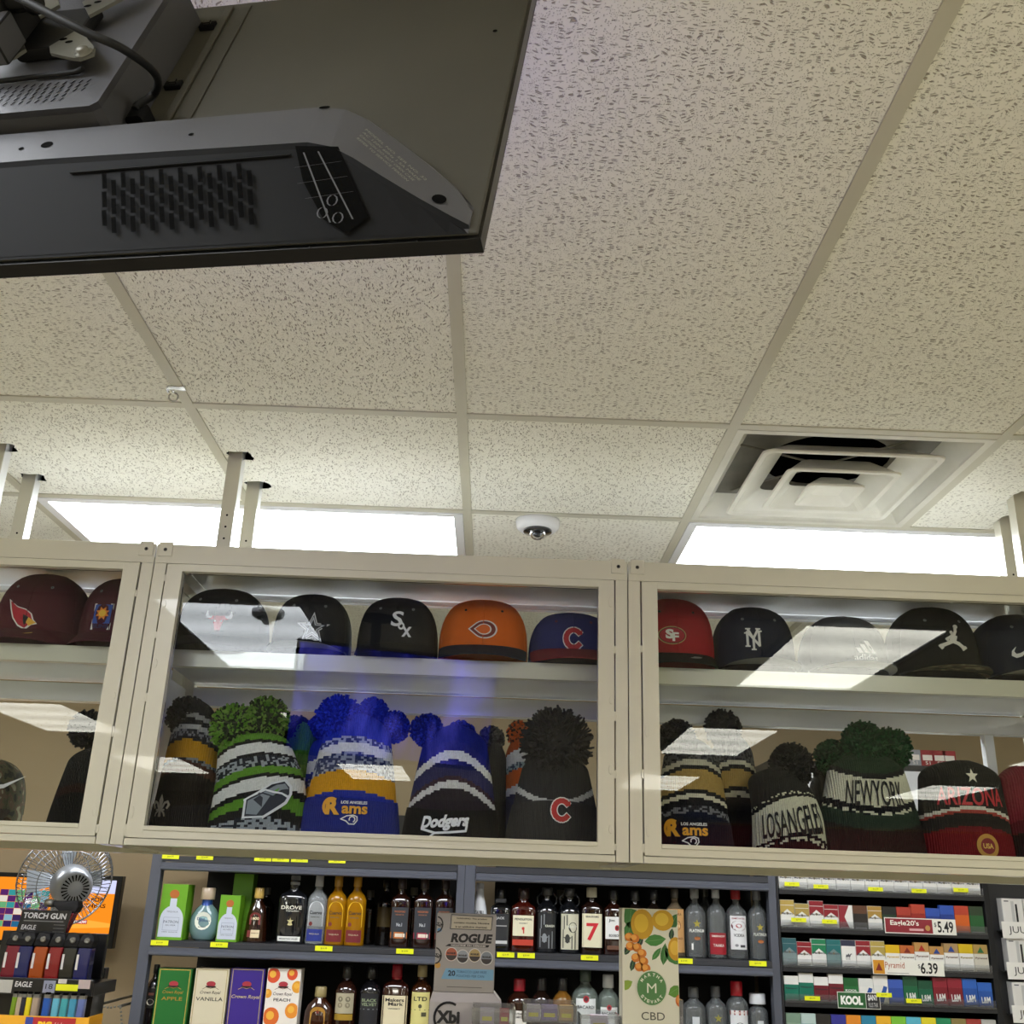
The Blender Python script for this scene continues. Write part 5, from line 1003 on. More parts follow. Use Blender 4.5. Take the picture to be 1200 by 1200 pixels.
for k, px in enumerate((1071, 1086, 1100, 1112)):
    Y = SY+.06; b = MB(); b.box(-.026, .026, 0, .20, 0, .072, card(('#8f9096', '#8c1a24', '#8c1a24', '#96202a')[k])); F = front(0); b.rect(-.02, .02, .03, .052, ink('#e6dcd4'), F, .0004); b.text('S1', 0, .02, .02, .014, ink('#e6dcd4'), F, .0006)
    o = b.obj('carton'); o.location = (X(px, 880, Y), Y, CZ+.5785); tag(o, ('grey', 'red', 'red', 'dark red')[k]+' carton on top of the cigarette rack, '+ORD[k]+' from the left of four', 'carton', 'cartons on the cigarette rack')
# ---------------------------------------------------------------- vapour pod display at the right edge
vp = thing('pod_display', 'white pod display boxes on clear trays at the right edge beside the cigarette rack', 'display', (2.13, SY, CZ-.5))
V = wmb(vp); V.box(1.965, 2.30, SY+.05, SY+.3, CZ-.5, CZ+.16, M_rack).obj('backboard', vp)
for k, (z, zt) in enumerate(((CZ-.035, CZ+.08), (CZ-.18, CZ-.065), (CZ-.33, CZ-.22))):
    for j in range(3):
        x = 2.005+j*.086; b = wmb(vp); b.box(x, x+.08, SY+.005, SY+.048, z, zt, card('#dcdad6')); F = front(SY+.005)
        b.rect(x+.050, x+.058, z+.01, zt-.02, ink('#1a1a1a'), F, .0005); b.rect(x+.034, x+.046, z+.01, zt-.01, ink('#bdbdbb'), F, .0005); b.rect(x+.008, x+.026, zt-.012, zt-.008, ink('#55555a'), F, .0005)
        if j: b.rect(x+.004, x+.076, zt-.03, zt-.024, ink('#a82a34'), F, .0005)
        b.obj('pod_box', vp)
    s_ = wmb(vp); s_.box(1.990, 2.20, SY-.004, SY-.002, z-.030, z+.030, card('#e6e4df')); s_.text('JUUL', 2.06, z-.002, .09, .032, ink('#3a3a3a'), front(SY-.004), .0006); s_.obj('sign_card', vp)
    wmb(vp).box(1.990, 2.30, SY-.0015, SY+.049, z-.006, z-.0005, clear('tray plastic', (.93, .94, .95), 1.45, .02, .08, (.7, .7, .72))).obj('tray', vp)

# ================================================================ lottery screen on the back wall
LY = 4.62
def glowm(h, s=1.): return glow('screen '+h+str(s), lin(h), s*SCR)
SCR = .46
c0 = at(60, 1067, LY); x0, x1 = -2.02, -1.525; z0, z1 = Z(130, 1112, LY), Z(147, 1027, LY)
lt = thing('lottery_screen', 'wall screen showing an orange scratch ticket advertisement behind the fan', 'screen', ((x0+x1)/2, LY, z0)); lt.rotation_euler = (0, 0, 0)
wmb(lt).box(x0-.22, x1, LY, LY+.04, z0, z1, M_gloss).obj('bezel', lt, bevel=.002)
wmb(lt).box(-1.86, -1.70, LY+.041, WALL_B-.001, (z0+z1)/2-.05, (z0+z1)/2+.05, M_blackm).obj('wall_bracket', lt)
S = wmb(lt); F = front(LY); e0, e1, g0, g1 = x0-.2, x1-.022, z0+.02, z1-.018; O_ = glowm('#ee8a20')
S.rect(e0, e1, g0, g1, O_, F, .0006); S.rect(e1-.15, e1, g0, g0+.036, glowm('#d6dce8'), F, .0010); S.rect(e1-.10, e1, g1-.052, g1, glowm('#c9cdf0'), F, .0010)
S.poly([(e1-.36, g0+.06), (e1-.22, g0+.10), (e1, g0+.075), (e1, g0+.06), (e1-.2, g0+.05)], glowm('#f8a83c'), F, .0010)
for k in range(5): S.poly([(e1-.115, g1-.01-k*.012), (e1-.10, g1-.016-k*.012), (e1-.115, g1-.020-k*.012)], glowm('#e8e8f0'), F, .0012)
dk = glow('screen ink', lin('#5a2408'), .5)
S.text('THANKS FOR', e1-.125, g1-.077, .17, .016, dk, F, .0014, bold=.03); S.text('SCRATCHERS', e1-.125, g1-.100, .19, .016, dk, F, .0014, bold=.03); S.rect(e1-.13, e1-.05, g1-.124, g1-.121, glow('screen ink2', lin('#c06010'), .8), F, .0012)
S.rect(e1-.165, e1-.095, g0+.070, g0+.086, glow('screen red', lin('#8a1a10'), .8), F, .0014); S.text('PLAY NOW!', e1-.13, g0+.078, .064, .011, glowm('#f0f0f0'), F, .0018, bold=.03)
rnd = random.Random(3)
for i in range(6):
    for j in range(6): S.rect(e1-.47+i*.034, e1-.437+i*.034, g0+.05+j*.024, g0+.073+j*.024, glowm(rnd.choice(('#3a9a9a', '#6ab07a', '#e8e0d0', '#3a2a5a', '#5a2a6a', '#8ab8c8', '#2a6a90')), .8), F, .0010)
S.text('MEGA', e1-.335, g0+.15, .05, .022, glowm('#f0f0f0'), F, .0018, bold=.04); S.obj('screen', lt)

# ================================================================ counter and what stands on it
CT = CZ-.50
M_ct = mat('laminate counter', '#8a8478', .35, var=.1)
ct = thing('counter', 'laminate shop counter under the displays, below the picture', 'counter', (.1, 2.3, 0))
MC = wmb(ct); MC.box(-2.2, 2.4, 1.75, 2.75, CT-.04, CT, M_ct).obj('worktop', ct, bevel=.003)
wmb(ct).box(-2.15, 2.35, 1.82, 2.7, 0, CT-.041, mat('counter front', '#5c4a3a', .5, var=.1)).obj('cabinet_body', ct)
# printed can display
DY = 2.55
x0, x1 = X(511, 1100, DY), X(587, 1100, DY); zt, zb = Z(550, 1071, DY), Z(545, 1163, DY)
rg = thing('counter_display', 'silver grey counter display printed with a row of four round cans', 'display', ((x0+x1)/2, DY+.04, CT)); G_ = mat('silver card', '#9a9590', .35, metal=.25, var=.04)
ZB = CZ-.22
wmb(rg).box(x0, x1-.012, DY, DY+.085, zb, zt, G_).obj('header_box', rg, bevel=.001)
wmb(rg).loft([[(x0-.006, DY-.01, CT+.0005), (x1+.006, DY-.01, CT+.0005), (x1+.006, DY+.10, CT+.0005), (x0-.006, DY+.10, CT+.0005)], [(x0-.006, DY-.01, ZB+.01), (x1+.006, DY-.01, ZB+.01), (x1+.006, DY+.10, ZB+.01), (x0-.006, DY+.10, ZB+.01)], [(x0-.001, DY-.004, zb-.0005), (x1-.010, DY-.004, zb-.0005), (x1-.01, DY+.09, zb-.0005), (x0-.001, DY+.09, zb-.0005)]], mat('pale card stand', '#b0aaa6', .4, var=.04)).obj('stand', rg)
b = wmb(rg); F = front(DY); xm = (x0+x1)/2; w = x1-x0-.012; h = zt-zb; fx = lambda f: x0+w*f; fz = lambda f: zb+h*f
b.stroke([(fx(.24), fz(.985)), (fx(.94), fz(.97)), (fx(.92), fz(.80)), (fx(.23), fz(.80))], .0014, ink('#1f1c1a'), F, .0008, closed=True); b.rect(fx(.25), fx(.92), fz(.805), fz(.965), card('#b5ab94'), F, .0005)
for k, s in enumerate(('WARNING: This product', 'contains nicotine. Nicotine', 'is an addictive chemical.')): b.text(s, fx(.585), fz(.935-.052*k), w*(.52, .6, .54)[k], h*.024, ink('#2a2622'), F, .0010, bold=.03)
b.text('ROGUE', fx(.60), fz(.685), w*.68, h*.12, ink('#17120f'), F, .0010, bold=.05, shear=.18); b.poly([(fx(.16), fz(.575)), (fx(.88), fz(.575)), (fx(.90), fz(.605)), (fx(.22), fz(.605))], ink('#17120f'), F, .0010); b.text('NICOTINE ON DEMAND', fx(.55), fz(.59), w*.58, h*.018, ink('#d8d0c8'), F, .0014, bold=.03)
for k, (f, v, c) in enumerate(((.27, .475, '#a8583c'), (.46, .45, '#8f9499'), (.66, .47, '#a8905c'), (.86, .44, '#7a8086'))):
    r = w*.105; b.poly(arc(fx(f), fz(v), r, r*1.03, 0, 360, 24), ink('#cfc9c2'), F, .0008+.0003*k); b.poly(arc(fx(f), fz(v), r*.9, r*.93, 0, 360, 24), ink(c), F, .0014+.0003*k); b.poly(arc(fx(f), fz(v), r*.86, r*.88, 190, 350, 14), ink('#3a332e'), F, .0019+.0003*k); b.text('ROGUE', fx(f), fz(v)+r*.15, r*1.3, r*.3, ink('#26201c'), F, .0022+.0003*k, bold=.06)
b.poly([(fx(.12), fz(.16)), (fx(.19), fz(.295)), (fx(.985), fz(.295)), (fx(.985), fz(.16))], card('#6f9cb8'), F, .0008); b.text('20', fx(.29), fz(.235), w*.12, h*.07, ink('#17202a'), F, .0012, bold=.03)
b.text('TOBACCO LEAF-FREE', fx(.62), fz(.257), w*.5, h*.03, ink('#2a3c4c'), F, .0012); b.text('POUCHES PER CAN', fx(.60), fz(.205), w*.46, h*.03, ink('#2a3c4c'), F, .0012); b.rect(fx(.22), fx(.8), fz(.06), fz(.068), ink('#55504c'), F, .0008)
for v in (.85, .45): b.stroke(arc(fx(.0), fz(v), w*.10, h*.10, -80, 80, 10), .003, ink('#2a2622'), F, .0012); b.text('RO', fx(.045), fz(v), w*.06, h*.08, ink('#17120f'), F, .0014, bold=.05, rot=1.2)
b.poly(arc(fx(.05), fz(.33), w*.05, h*.04, 0, 360, 12), ink('#b98a3c'), F, .001); b.poly(arc(fx(.05), fz(.80-.02), w*.04, h*.025, 0, 360, 12), ink('#4c7aa0'), F, .001)
b.obj('printed_front', rg)
b = wmb(rg); F = front(DY-.0115); b.stroke(arc(x0+.036, ZB-.021, .030, .030, 60, 215, 12), .005, ink('#1c1a18'), F); b.text('Xbi', x0+.036, ZB-.020, .052, .026, ink('#1c1a18'), F, .001, bold=.05); b.obj('stand_logo', rg)
# floral display
DY2 = 2.55; x0, x1 = X(731, 1100, DY2), X(795, 1120, DY2); zt = Z(760, 1065, DY2); zb = CT
fl_ = thing('counter_display', 'tall cream counter display printed with lemons and a green M medallion', 'display', ((x0+x1)/2, DY2+.03, CT))
wmb(fl_).box(x0-.004, x1, DY2, DY2+.06, CT+.0005, zt, mat('cream card', '#dcd9c2', .4, var=.03)).obj('panel', fl_, bevel=.001)
b = wmb(fl_); F = front(DY2); w = x1-x0; h = Z(765, 1066, DY2)-Z(765, 1200, DY2); zb = zt-h; fx = lambda f: x0+w*f; fz = lambda f: zb+h*f
def leaf(cx, cy, L_, wd, ang, col='#3f7a34', o=.0006):
    ca, sa = math.cos(ang), math.sin(ang); P = [(-L_/2, 0), (-L_*.25, wd*.42), (0, wd*.5), (L_*.25, wd*.36), (L_/2, 0), (L_*.25, -wd*.36), (0, -wd*.5), (-L_*.25, -wd*.42)]
    P = [(fx(cx)+(x*ca-y*sa)*w, fz(cy)+(x*sa+y*ca)*w) for x, y in P]; P = [(max(x0+.001, min(x1-.001, x)), min(zt-.001, y)) for x, y in P]; b.poly(P, ink(col), F, o)
    b.stroke([P[0], P[4]], .0006, ink('#79a860'), F, o+.0003)
def fruit(cx, cy, rx, ry, col, hi, o=.001):
    P = lambda k, dx=0, dy=0: [(max(x0+.001, min(x1-.001, x)), min(zt-.001, y)) for x, y in arc(fx(cx)+dx, fz(cy)+dy, rx*w*k, ry*w*k, 0, 360, 20)]
    b.poly(P(1), ink(col), F, o); b.poly(P(.62, -.002, .002), ink(hi), F, o+.0004)
for a_ in ((.12, .93, .45, .3, 1.5), (.10, .80, .4, .22, 1.2), (.48, .88, .30, .14, .7, '#2c5a26'), (.58, .72, .40, .20, .15, '#3f8030'), (.74, .60, .38, .14, 1.45, '#356e2c'), (.90, .58, .40, .22, -.7), (.30, .70, .22, .1, 1.1, '#1e2a22'), (.16, .50, .24, .1, 1.3, '#1e3a26'), (.05, .62, .22, .12, .6, '#1f3a24'), (.95, .90, .3, .2, .9, '#2f6a2c'), (.60, .60, .28, .10, .9), (.88, .78, .2, .1, 1.4, '#22402a'), (.04, .32, .26, .16, .5, '#86a030'), (.94, .28, .3, .2, .4, '#5a8a2a')): leaf(*a_[:5], *(a_[5:] or ()))
fruit(.34, .86, .21, .26, '#c99a14', '#e0b82a'); fruit(.72, .90, .20, .18, '#cfa015', '#e6c23a', .0018); fruit(.95, .65, .14, .2, '#c99414', '#e0b43a')
for cx, cy in ((.1, .74), (.2, .73), (.12, .66), (.24, .65), (.33, .60), (.22, .56), (.36, .53), (.28, .48), (.40, .47)): fruit(cx, cy, .085, .075, '#cf7418', '#e8a040', .0014)
b.poly(arc(fx(.50), fz(.30), w*.285, w*.30, 0, 360, 32), card('#cfd0b4'), F, .0022); b.poly(arc(fx(.50), fz(.30), w*.265, w*.28, 0, 360, 32), ink('#4f7f44'), F, .0026); b.text('M', fx(.50), fz(.30), w*.17, w*.16, ink('#dfe2c8'), F, .003)
for s, a0, a1, fl in (('MARTHA', 145, 35, 1), ('STEWART', 218, 322, -1)):
    for i, c in enumerate(s):
        an = math.radians(a0+(a1-a0)*i/(len(s)-1)); b.text(c, fx(.5)+w*.215*math.cos(an), fz(.30)+w*.225*math.sin(an), w*.05, w*.055, ink('#dfe2c8'), F, .003, bold=.03, rot=an-PI/2 if fl > 0 else an+PI/2)
b.text('CBD', fx(.52), fz(.06), w*.42, w*.13, ink('#4a4a3c'), F, .0012); fruit(1.0, .20, .07, .1, '#c9641c', '#d98a3c'); b.obj('printed_front', fl_)
wmb(fl_).box(x1+.001, x1+.008, DY2-.004, DY2+.05, CT+.0005, Z(800, 1172, DY2), clear('side plastic', (.8, .8, .8), 1.45, .05, .25, (.5, .48, .46))).obj('side_clip', fl_)
# clear trays
TR = clear('acrylic tray', (.90, .91, .91), 1.48, .03, .10, (.75, .73, .70))
def tray(px0, px1, pt, Y, label, its):
    x0, x1 = X(px0, 1190, Y), X(px1, 1190, Y); zt = Z((px0+px1)/2, pt, Y); t = thing('acrylic_tray', label, 'tray', ((x0+x1)/2, Y, CT)); b = wmb(t)
    zf = zt-.035
    b.box(x0, x1, Y, Y+.003, zf, zt, TR).box(x0, x1, Y+.09, Y+.093, zf, zt+.004, TR).box(x0, x0+.003, Y+.0031, Y+.0899, zf, zt, TR).box(x1-.003, x1, Y+.0031, Y+.0899, zf, zt, TR).box(x0+.0031, x1-.0031, Y+.0031, Y+.0899, zf, zf+.003, TR).box(x0-.001, x1+.001, Y-.003, Y-.0002, zt-.007, zt+.001, TR)
    b.obj('box', t); wmb(t).box(x0+.01, x1-.01, Y+.01, Y+.08, CT+.0005, zf-.0005, mat('grey riser', '#6e6a66', .5)).obj('riser', t)
    for k, (f, c, sw) in enumerate(its):
        o = MB().box(-sw/2, sw/2, 0, .02, 0, .030, card(c)).rect(-sw*.35, sw*.35, .006, .014, ink('#e6dc30'), front(0)).obj('sachet', None, bevel=.0006); o.location = (x0+(x1-x0)*f, Y+.022, zf+.0035); tag(o, '%s sachet %s of the %s' % (dict(zip(('#8a7ab0', '#b0aab8', '#c9a25c', '#a82a3c', '#d8cfe0'), ('purple', 'grey', 'tan', 'crimson', 'lilac')))[c], ('at the left', 'in the middle', 'at the right')[k], label), 'sachet', 'sachets in the trays')
tray(553, 604, 1182, 2.44, 'clear tray before the silver grey display', ((.75, '#a82a3c', .02), (.35, '#b0aab8', .03)))
tray(613, 676, 1178, 2.50, 'clear tray below the red capped bottle', ((.2, '#b0aab8', .03), (.5, '#8a7ab0', .035), (.82, '#c9a25c', .03)))
tray(680, 727, 1190, 2.56, 'low clear tray beside the floral display', ((.5, '#d8cfe0', .04),))

# ---------------------------------------------------------------- lighter displays at the left
LYD = 1.95
M_bcard = mat('black gloss card', '#0f0f10', .3, coat=.2)
xa, xb = X(4, 1090, LYD), X(66, 1090, LYD); za, zc_ = Z(35, 1107, LYD+.06), Z(35, 1066, LYD+.06)
ld = thing('lighter_display', 'black counter display headed TORCH GUN over a row of coloured torch lighters', 'display', ((xa+xb)/2, LYD+.04, CT))
zs = Z(60, 1151, LYD)     # the floor of the lighter tray
xe = X(106, 1155, LYD); xl = X(-40, 1155, LYD)
D = wmb(ld); D.box(xl, xe+.006, LYD+.0, LYD+.115, zs-.020, zs, M_bcard).box(xl, xe+.006, LYD-.006, LYD-.0005, zs-.020, zs+.006, M_bcard); D.box(xl, xe-.02, LYD+.105, LYD+.115, zs, za+.02, M_bcard); D.obj('tray', ld, bevel=.001)
wmb(ld).box(xl+.02, xe-.01, LYD+.05, LYD+.11, CT+.0005, zs-.0205, M_bcard).obj('column', ld)
h_ = wmb(ld); HM = LYD+.055; h_.loft([[(xa-.004, HM, za), (xb-.008, HM, za), (xb-.008, HM+.003, za), (xa-.004, HM+.003, za)], [(xa+.004, HM, zc_), (xb, HM, zc_), (xb, HM+.003, zc_), (xa+.004, HM+.003, zc_)]], M_bcard)
h_.box(xa+.02, xb-.02, HM+.0031, HM+.006, zs+.09, zc_-.01, M_bcard)
F = front(HM); xm = (xa+xb)/2; gr = ink('#b9b9b9'); hh = zc_-za; ww = xb-xa
h_.text('TORCH GUN', xm, zc_-hh*.16, ww*.84, hh*.17, gr, F, .0008, bold=.03, shear=.1); h_.rect(xm-ww*.4, xm+ww*.38, zc_-hh*.33, zc_-hh*.30, ink('#6a6a6a'), F); h_.text('EAGLE', xm-ww*.28, zc_-hh*.50, ww*.28, hh*.14, gr, F, .0008, bold=.02, shear=.1); h_.rect(xm-ww*.36, xm-ww*.2, zc_-hh*.70, zc_-hh*.67, ink('#8a8a8a'), F)
for k in range(4): h_.rect(xm+ww*.20, xm+ww*.42, zc_-hh*(.42+.1*k), zc_-hh*(.40+.1*k), ink('#5a5a5a'), F)
h_.rect(xm-ww*.4, xm+ww*.4, zc_-hh*.92, zc_-hh*.88, ink('#8a8a8a'), F); h_.obj('header_card', ld)
s_ = wmb(ld); F = front(LYD-.006); xw = X(100, 1158, LYD); s_.text('EAGLE', X(29, 1156, LYD), zs-.004, .028, .0085, ink('#d0d0d0'), F, .0006, bold=.02, shear=.1); s_.rect(X(52, 1158, LYD), X(66, 1158, LYD), zs-.016, zs+.003, card('#8a8fa0'), F, .0005); s_.text('18', X(59, 1158, LYD), zs-.006, .012, .008, ink('#1a1a1a'), F, .001); s_.rect(X(67, 1158, LYD), X(93, 1158, LYD), zs-.012, zs-.002, mat('yellow tag', '#e6ea18', .5), F, .0012); s_.rect(X(70, 1150, LYD), X(80, 1150, LYD), zs-.001, zs+.006, card('#c9c5bc'), F, .0008); s_.rect(X(93, 1156, LYD), X(107, 1156, LYD), zs-.008, zs+.006, card('#b8a8a4'), F, .001); s_.rect(xl+.02, X(16, 1156, LYD), zs-.018, zs+.002, card('#a8a8a0'), F, .0006); s_.obj('label', ld)
for k, (px, c, nm) in enumerate(((11, '#6a1424', 'crimson'), (26, '#1a2050', 'navy'), (44, '#94400f', 'orange'), (62, '#7a1418', 'red'), (79, '#1c1c16', 'black'), (96, '#141850', 'dark blue'))):
    x = X(px, 1130, LYD+.02); t = thing('torch_lighter', '%s torch lighter in the black display headed TORCH GUN' % nm, 'lighter', (x, LYD+.030, zs+.0005), group='torch lighters'); H = Z(60, 1110, LYD+.02)-zs
    MB().loft([[(-.012, -.012, 0), (.012, -.012, 0), (.013, .012, 0), (-.013, .012, 0)], [(-.0125, -.012, H*.5), (.0115, -.012, H*.5), (.012, .012, H*.5), (-.013, .012, H*.5)], [(-.010, -.010, H), (.013, -.010, H), (.013, .010, H), (-.010, .010, H)]], mat('translucent '+c, c, .2, coat=.5)).obj('tank', t, bevel=.002)
    hd_ = MB(); hd_.loft([[(-.013, -.012, H+.0003), (.012, -.012, H+.0003), (.012, .012, H+.0003), (-.013, .012, H+.0003)], [(-.010, -.013, H+.012), (.016, -.013, H+.012), (.016, .012, H+.012), (-.010, .012, H+.012)], [(-.006, -.010, H+.024), (.012, -.010, H+.022), (.012, .010, H+.022), (-.006, .010, H+.024)]], M_blackm); hd_.obj('trigger_head', t, bevel=.002)
    n_ = MB(); n_.M = Matrix.Translation((.004, -.014, H+.012)) @ Matrix.Rotation(PI/2, 4, 'X'); n_.lathe([(.005, -.004), (.005, .002), (.003, .0025), (.0005, .001)], M_steel, 12); n_.obj('nozzle', t)
    st_ = MB(); st_.rect(-.010, -.006, H*.35, H*.8, ink('#c9c5c0'), lambda u, v, o: (u, -.0126-o, v), .0004); st_.obj('sticker', t)
# torch gun sample on top
x = X(74, 1085, LYD+.07); t = thing('torch_gun', 'red and black torch gun standing beside the TORCH GUN header', 'torch gun', (x, LYD+.075, za+.0203)); H = Z(78, 1055, LYD+.07)-za-.02
MB().loft([[(-.012, -.011, 0), (.006, -.011, 0), (.006, .011, 0), (-.012, .011, 0)], [(-.004, -.012, H*.62), (.018, -.012, H*.62), (.018, .012, H*.62), (-.004, .012, H*.62)]], mat('red tank', '#7a1a1c', .25, coat=.5)).obj('tank', t, bevel=.002)
MB().loft([[(-.006, -.013, H*.62), (.020, -.013, H*.62), (.020, .013, H*.62), (-.006, .013, H*.62)], [(-.020, -.013, H*.80), (.024, -.013, H*.78), (.024, .013, H*.78), (-.020, .013, H*.80)], [(-.024, -.011, H*.97), (.022, -.011, H), (.022, .011, H), (-.024, .011, H*.97)]], M_blackm).obj('head', t, bevel=.002)
MB().tube([(-.024, 0, H*.88), (-.040, 0, H*.90)], .007, M_steel, 12).obj('nozzle', t)
# small lighter tray below
BY = 1.85; xa, xb = X(-30, 1190, BY), X(106, 1190, BY); zf = Z(60, 1196, BY)
bt = thing('lighter_tray', 'yellow tray of pocket lighters with a red and blue front, bottom left', 'display', ((xa+xb)/2, BY, CT))
b = wmb(bt); b.box(xa, xb, BY, BY+.06, CT+.0005, zf, card('#d89a1c')); b.box(xa, xb, BY-.003, BY-.0002, CT+.0005, zf+.006, card('#dca020')).box(xb-.003, xb, BY, BY+.06, zf, zf+.007, card('#dca020')); F = front(BY-.003)
xr0, xr1 = X(31, 1195, BY), X(90, 1195, BY); b.rect(xr0, xr1, zf-.04, zf+.0045, card('#a81c24'), F); b.rect(xr0, xr0+.012, zf-.04, zf+.0045, card('#2a3a8c'), F, .0008); b.text('BIC', X(54, 1198, BY), zf-.007, .022, .012, ink('#e6b81c'), F, .001, bold=.06); b.text('Lighters', X(75, 1198, BY), zf-.007, .026, .010, ink('#e6d8c8'), F, .001, shear=.2); b.obj('box', bt)
for k, (px, c, nm) in enumerate(((16, '#6a8a1c', 'olive green'), (22, '#a89a80', 'beige'), (27, '#1a1c2c', 'black'), (33, '#cfc41c', 'yellow'), (41, '#9a8a78', 'taupe'), (54, '#1c50a0', 'royal blue'), (65, '#58a4bc', 'pale blue'), (75, '#3a98a0', 'turquoise'), (85, '#3a8aa8', 'teal blue'), (95, '#5a6aa0', 'slate blue'))):
    x = X(px, 1180, BY+.02); t = thing('pocket_lighter', '%s pocket lighter in the yellow tray' % nm, 'lighter', (x, BY+.022, zf+.0004), group='pocket lighters'); H = Z(60, 1166, BY+.02)-zf; w = (.0085 if px < 38 else .0115)
    MB().rbox(-w/2, w/2, -.006, .006, 0, H*.86, .003, mat('lighter '+c, c, .25, coat=.4)).obj('body', t); MB().rbox(-w/2*.96, w/2*.96, -.0055, .0055, H*.861, H, .0025, M_steel).obj('hood', t)
    g_ = MB().box(-w*.3, w*.3, -.0052, .0, H+.0002, H+.0035, M_dark).obj('wheel', t)

# ---------------------------------------------------------------- desk fan behind the lighter display
FY = 2.9; fc = at(76, 1030, FY)
fan = thing('desk_fan', 'silver wire cage desk fan seen from behind, in front of the orange screen', 'fan', (fc.x, FY, 0)); M_wire = mat('chrome wire', '#9a9da3', .22, metal=.95); M_sil = mat('silver plastic', '#8f9298', .3, metal=.4, coat=.3)
Q = Matrix.Translation((0, 0, fc.z)) @ Matrix.Rotation(math.radians(36), 4, 'Z') @ Matrix.Rotation(math.radians(12), 4, 'X')
def fmb(): return MB(Q.copy())
Rf = .118
cg = fmb()
for k in range(64):
    a = 2*PI*k/64; c, s = math.cos(a), math.sin(a)
    cg.tube([(c*.045, -.058, s*.045), (c*.08, -.052, s*.08), (c*Rf*.93, -.032, s*Rf*.93), (c*Rf, -.008, s*Rf)], .0011, M_wire, 4)
    if k % 2 == 0: cg.tube([(c*.03, .040, s*.03), (c*.08, .036, s*.08), (c*Rf*.95, .016, s*Rf*.95), (c*Rf, -.006, s*Rf)], .001, M_wire, 4)
for r, y in ((Rf, -.007), (Rf*.93, -.033), (.08, -.0525), (.045, -.059), (.07, .037)): cg.tube([(r*math.cos(2*PI*k/40), y, r*math.sin(2*PI*k/40)) for k in range(41)], .0022 if r == Rf else .0013, M_wire, 6)
cg.obj('cage', fan)
bd = fmb()
for k in range(4):
    a = 2*PI*k/4; P = []
    for i in range(7):
        r = .018+.080*i/6; P.append([(r*math.cos(a-.30+.02*i), .004, r*math.sin(a-.30+.02*i)), (r*math.cos(a+.38), -.022, r*math.sin(a+.38)), (r*math.cos(a+.38), -.0205, r*math.sin(a+.38)), (r*math.cos(a-.30+.02*i), .0055, r*math.sin(a-.30+.02*i))])
    bd.loft(P, mat('pale fan blade', '#a9b0b8', .2, coat=.3), smooth=False)
bd.obj('blades', fan)
mh = fmb(); mh.M = Q @ Matrix.Rotation(PI/2, 4, 'X'); mh.lathe([(.048, .050), (.050, .060), (.048, .090), (.043, .104), (.036, .110), (.030, .108), (.012, .112), (.001, .113)], M_sil, 32); mh.obj('motor_housing', fan)
mg = fmb()
for k in range(22):
    a = 2*PI*k/22; mg.poly([(.019*math.cos(a-.06), .019*math.sin(a-.06)), (.034*math.cos(a-.06), .034*math.sin(a-.06)), (.034*math.cos(a+.06), .034*math.sin(a+.06)), (.019*math.cos(a+.06), .019*math.sin(a+.06))], M_dark, lambda u, v, o: (u, -.1105-o, v), .0006)
mg.obj('motor_vents', fan)
MB().tube([(0, -.02, fc.z-.055), (.0, .02, fc.z-.10), (0, .03, fc.z-.2), (0, .03, .97)], [.016, .018, .016, .016], M_sil, 14).obj('stem', fan)
MB().lathe([(.08, .95), (.075, .962), (.03, .975)], M_sil, 28, (0, .03, 0)).obj('base', fan)
s_t = thing('side_table', 'small dark stand behind the counter carrying the fan, below the picture', 'table', (fc.x, FY+.03, 0)); MB().box(-.2, .2, -.11, .18, .90, .9495, M_ct).obj('top', s_t)
for sx in (-1, 1):
    for sy in (-.09, .16): MB().box(sx*.18-.015, sx*.18+.015, sy-.015, sy+.015, 0, .8995, M_shelf2).obj('leg', s_t)
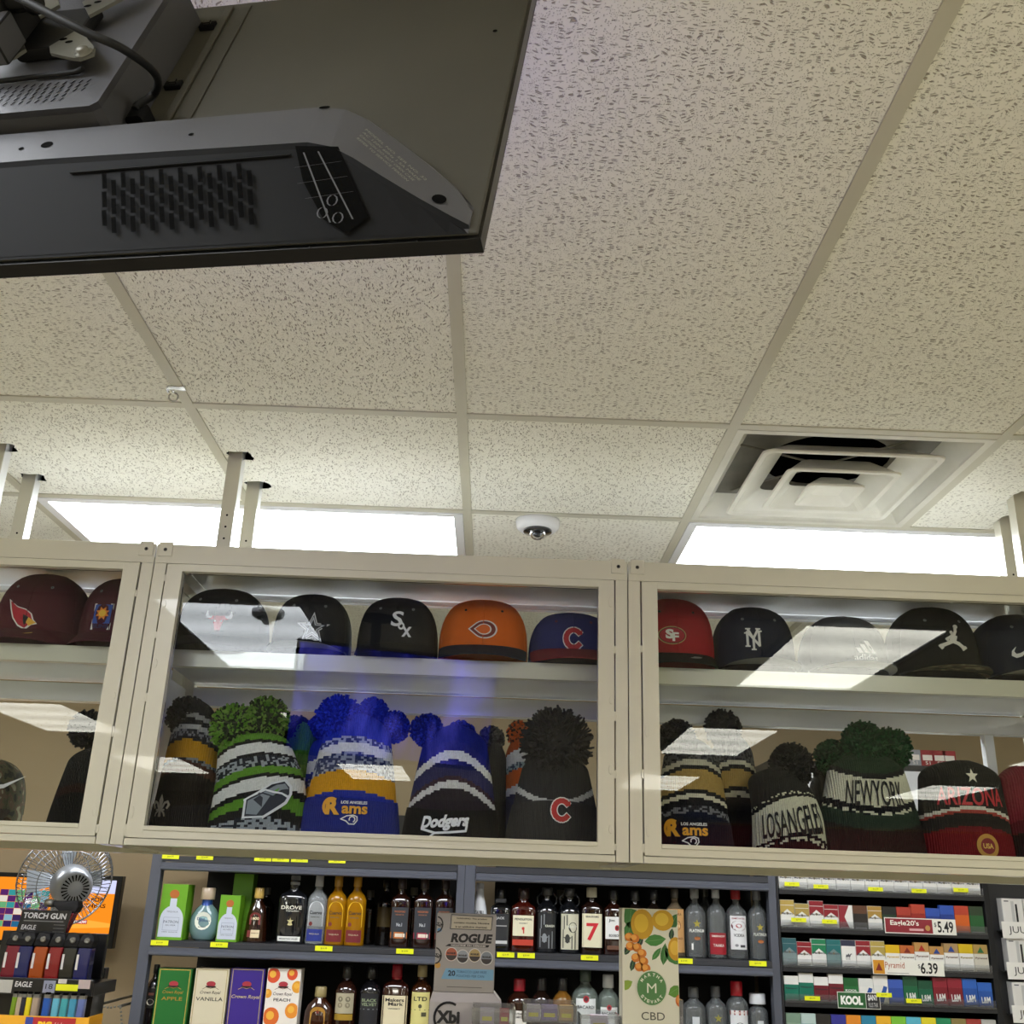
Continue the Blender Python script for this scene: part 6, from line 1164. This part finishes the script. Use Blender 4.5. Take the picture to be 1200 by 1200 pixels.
# dark monitor behind and chain
mo = thing('monitor', 'dark flat monitor edge standing behind the lighter displays', 'monitor', (X(100, 1170, 2.7), 2.7, CT)); xa, xb = X(60, 1150, 2.7), X(121, 1150, 2.7); zt_ = Z(112, 1134, 2.7)
wmb(mo).box(xa, xb, 2.7, 2.73, CT+.06, zt_, M_gloss).obj('panel', mo, bevel=.002); wmb(mo).box((xa+xb)/2-.02, (xa+xb)/2+.02, 2.7, 2.73, CT+.0005, CT+.0598, M_gloss).obj('stand', mo)
hk = MB(); ps = [at(113, 1178, 4.25), at(128, 1181, 4.25), at(141, 1179, 4.25), at(142, 1188, 4.25), at(143, 1206, 4.25), at(143, 1206, 4.25)+Vector((0, 0, -.3))]
for a_, b_ in zip(ps[:-1], ps[1:]):
    L_ = (b_-a_).length; n = max(1, int(L_/.012))
    for i in range(n): c = a_.lerp(b_, (i+.5)/n); hk.lathe([(.0005, -.004), (.004, -.002), (.004, .002), (.0005, .004)], M_steel, 8, tuple(c))
hk.box(ps[0].x-.004, ps[0].x+.004, 4.25, WALL_B-.001, ps[0].z-.004, ps[0].z+.004, M_steel).box(ps[2].x-.004, ps[2].x+.004, 4.25, WALL_B-.001, ps[2].z-.004, ps[2].z+.004, M_steel)
tag(hk.obj('bead_chain'), 'thin bead chain hanging on the tan wall left of the liquor shelving', 'chain')
wc = MB().tube([(-1.16, WALL_B-.02, CZ+.20), (-1.165, WALL_B-.02, CZ-.05)], .004, M_blackm, 6).tube([(-1.13, WALL_B-.02, CZ+.20), (-1.15, WALL_B-.02, CZ-.05)], .003, M_blackm, 6)
tag(wc.obj('wall_cable'), 'pair of dark cables on the tan wall behind the tallest green gift box', 'cable')

# ================================================================ the shop behind the viewer, seen only in reflections
dc = thing('drinks_cooler', 'red fronted drinks cooler along the far wall behind the viewer', 'cooler', (4.2, YF+.4, 0))
wmb(dc).box(1.2, 6.0, YF+.01, YF+.8, 0, 2.05, mat('cooler grey', '#6a6e60', .5)).obj('body', dc)
wmb(dc).box(1.2, 6.0, YF+.801, YF+.84, 2.051, 2.40, card('#a31c1c')).box(1.2, 6.0, YF+.801, YF+.845, 2.401, 2.42, card('#c9983c')).obj('header', dc)
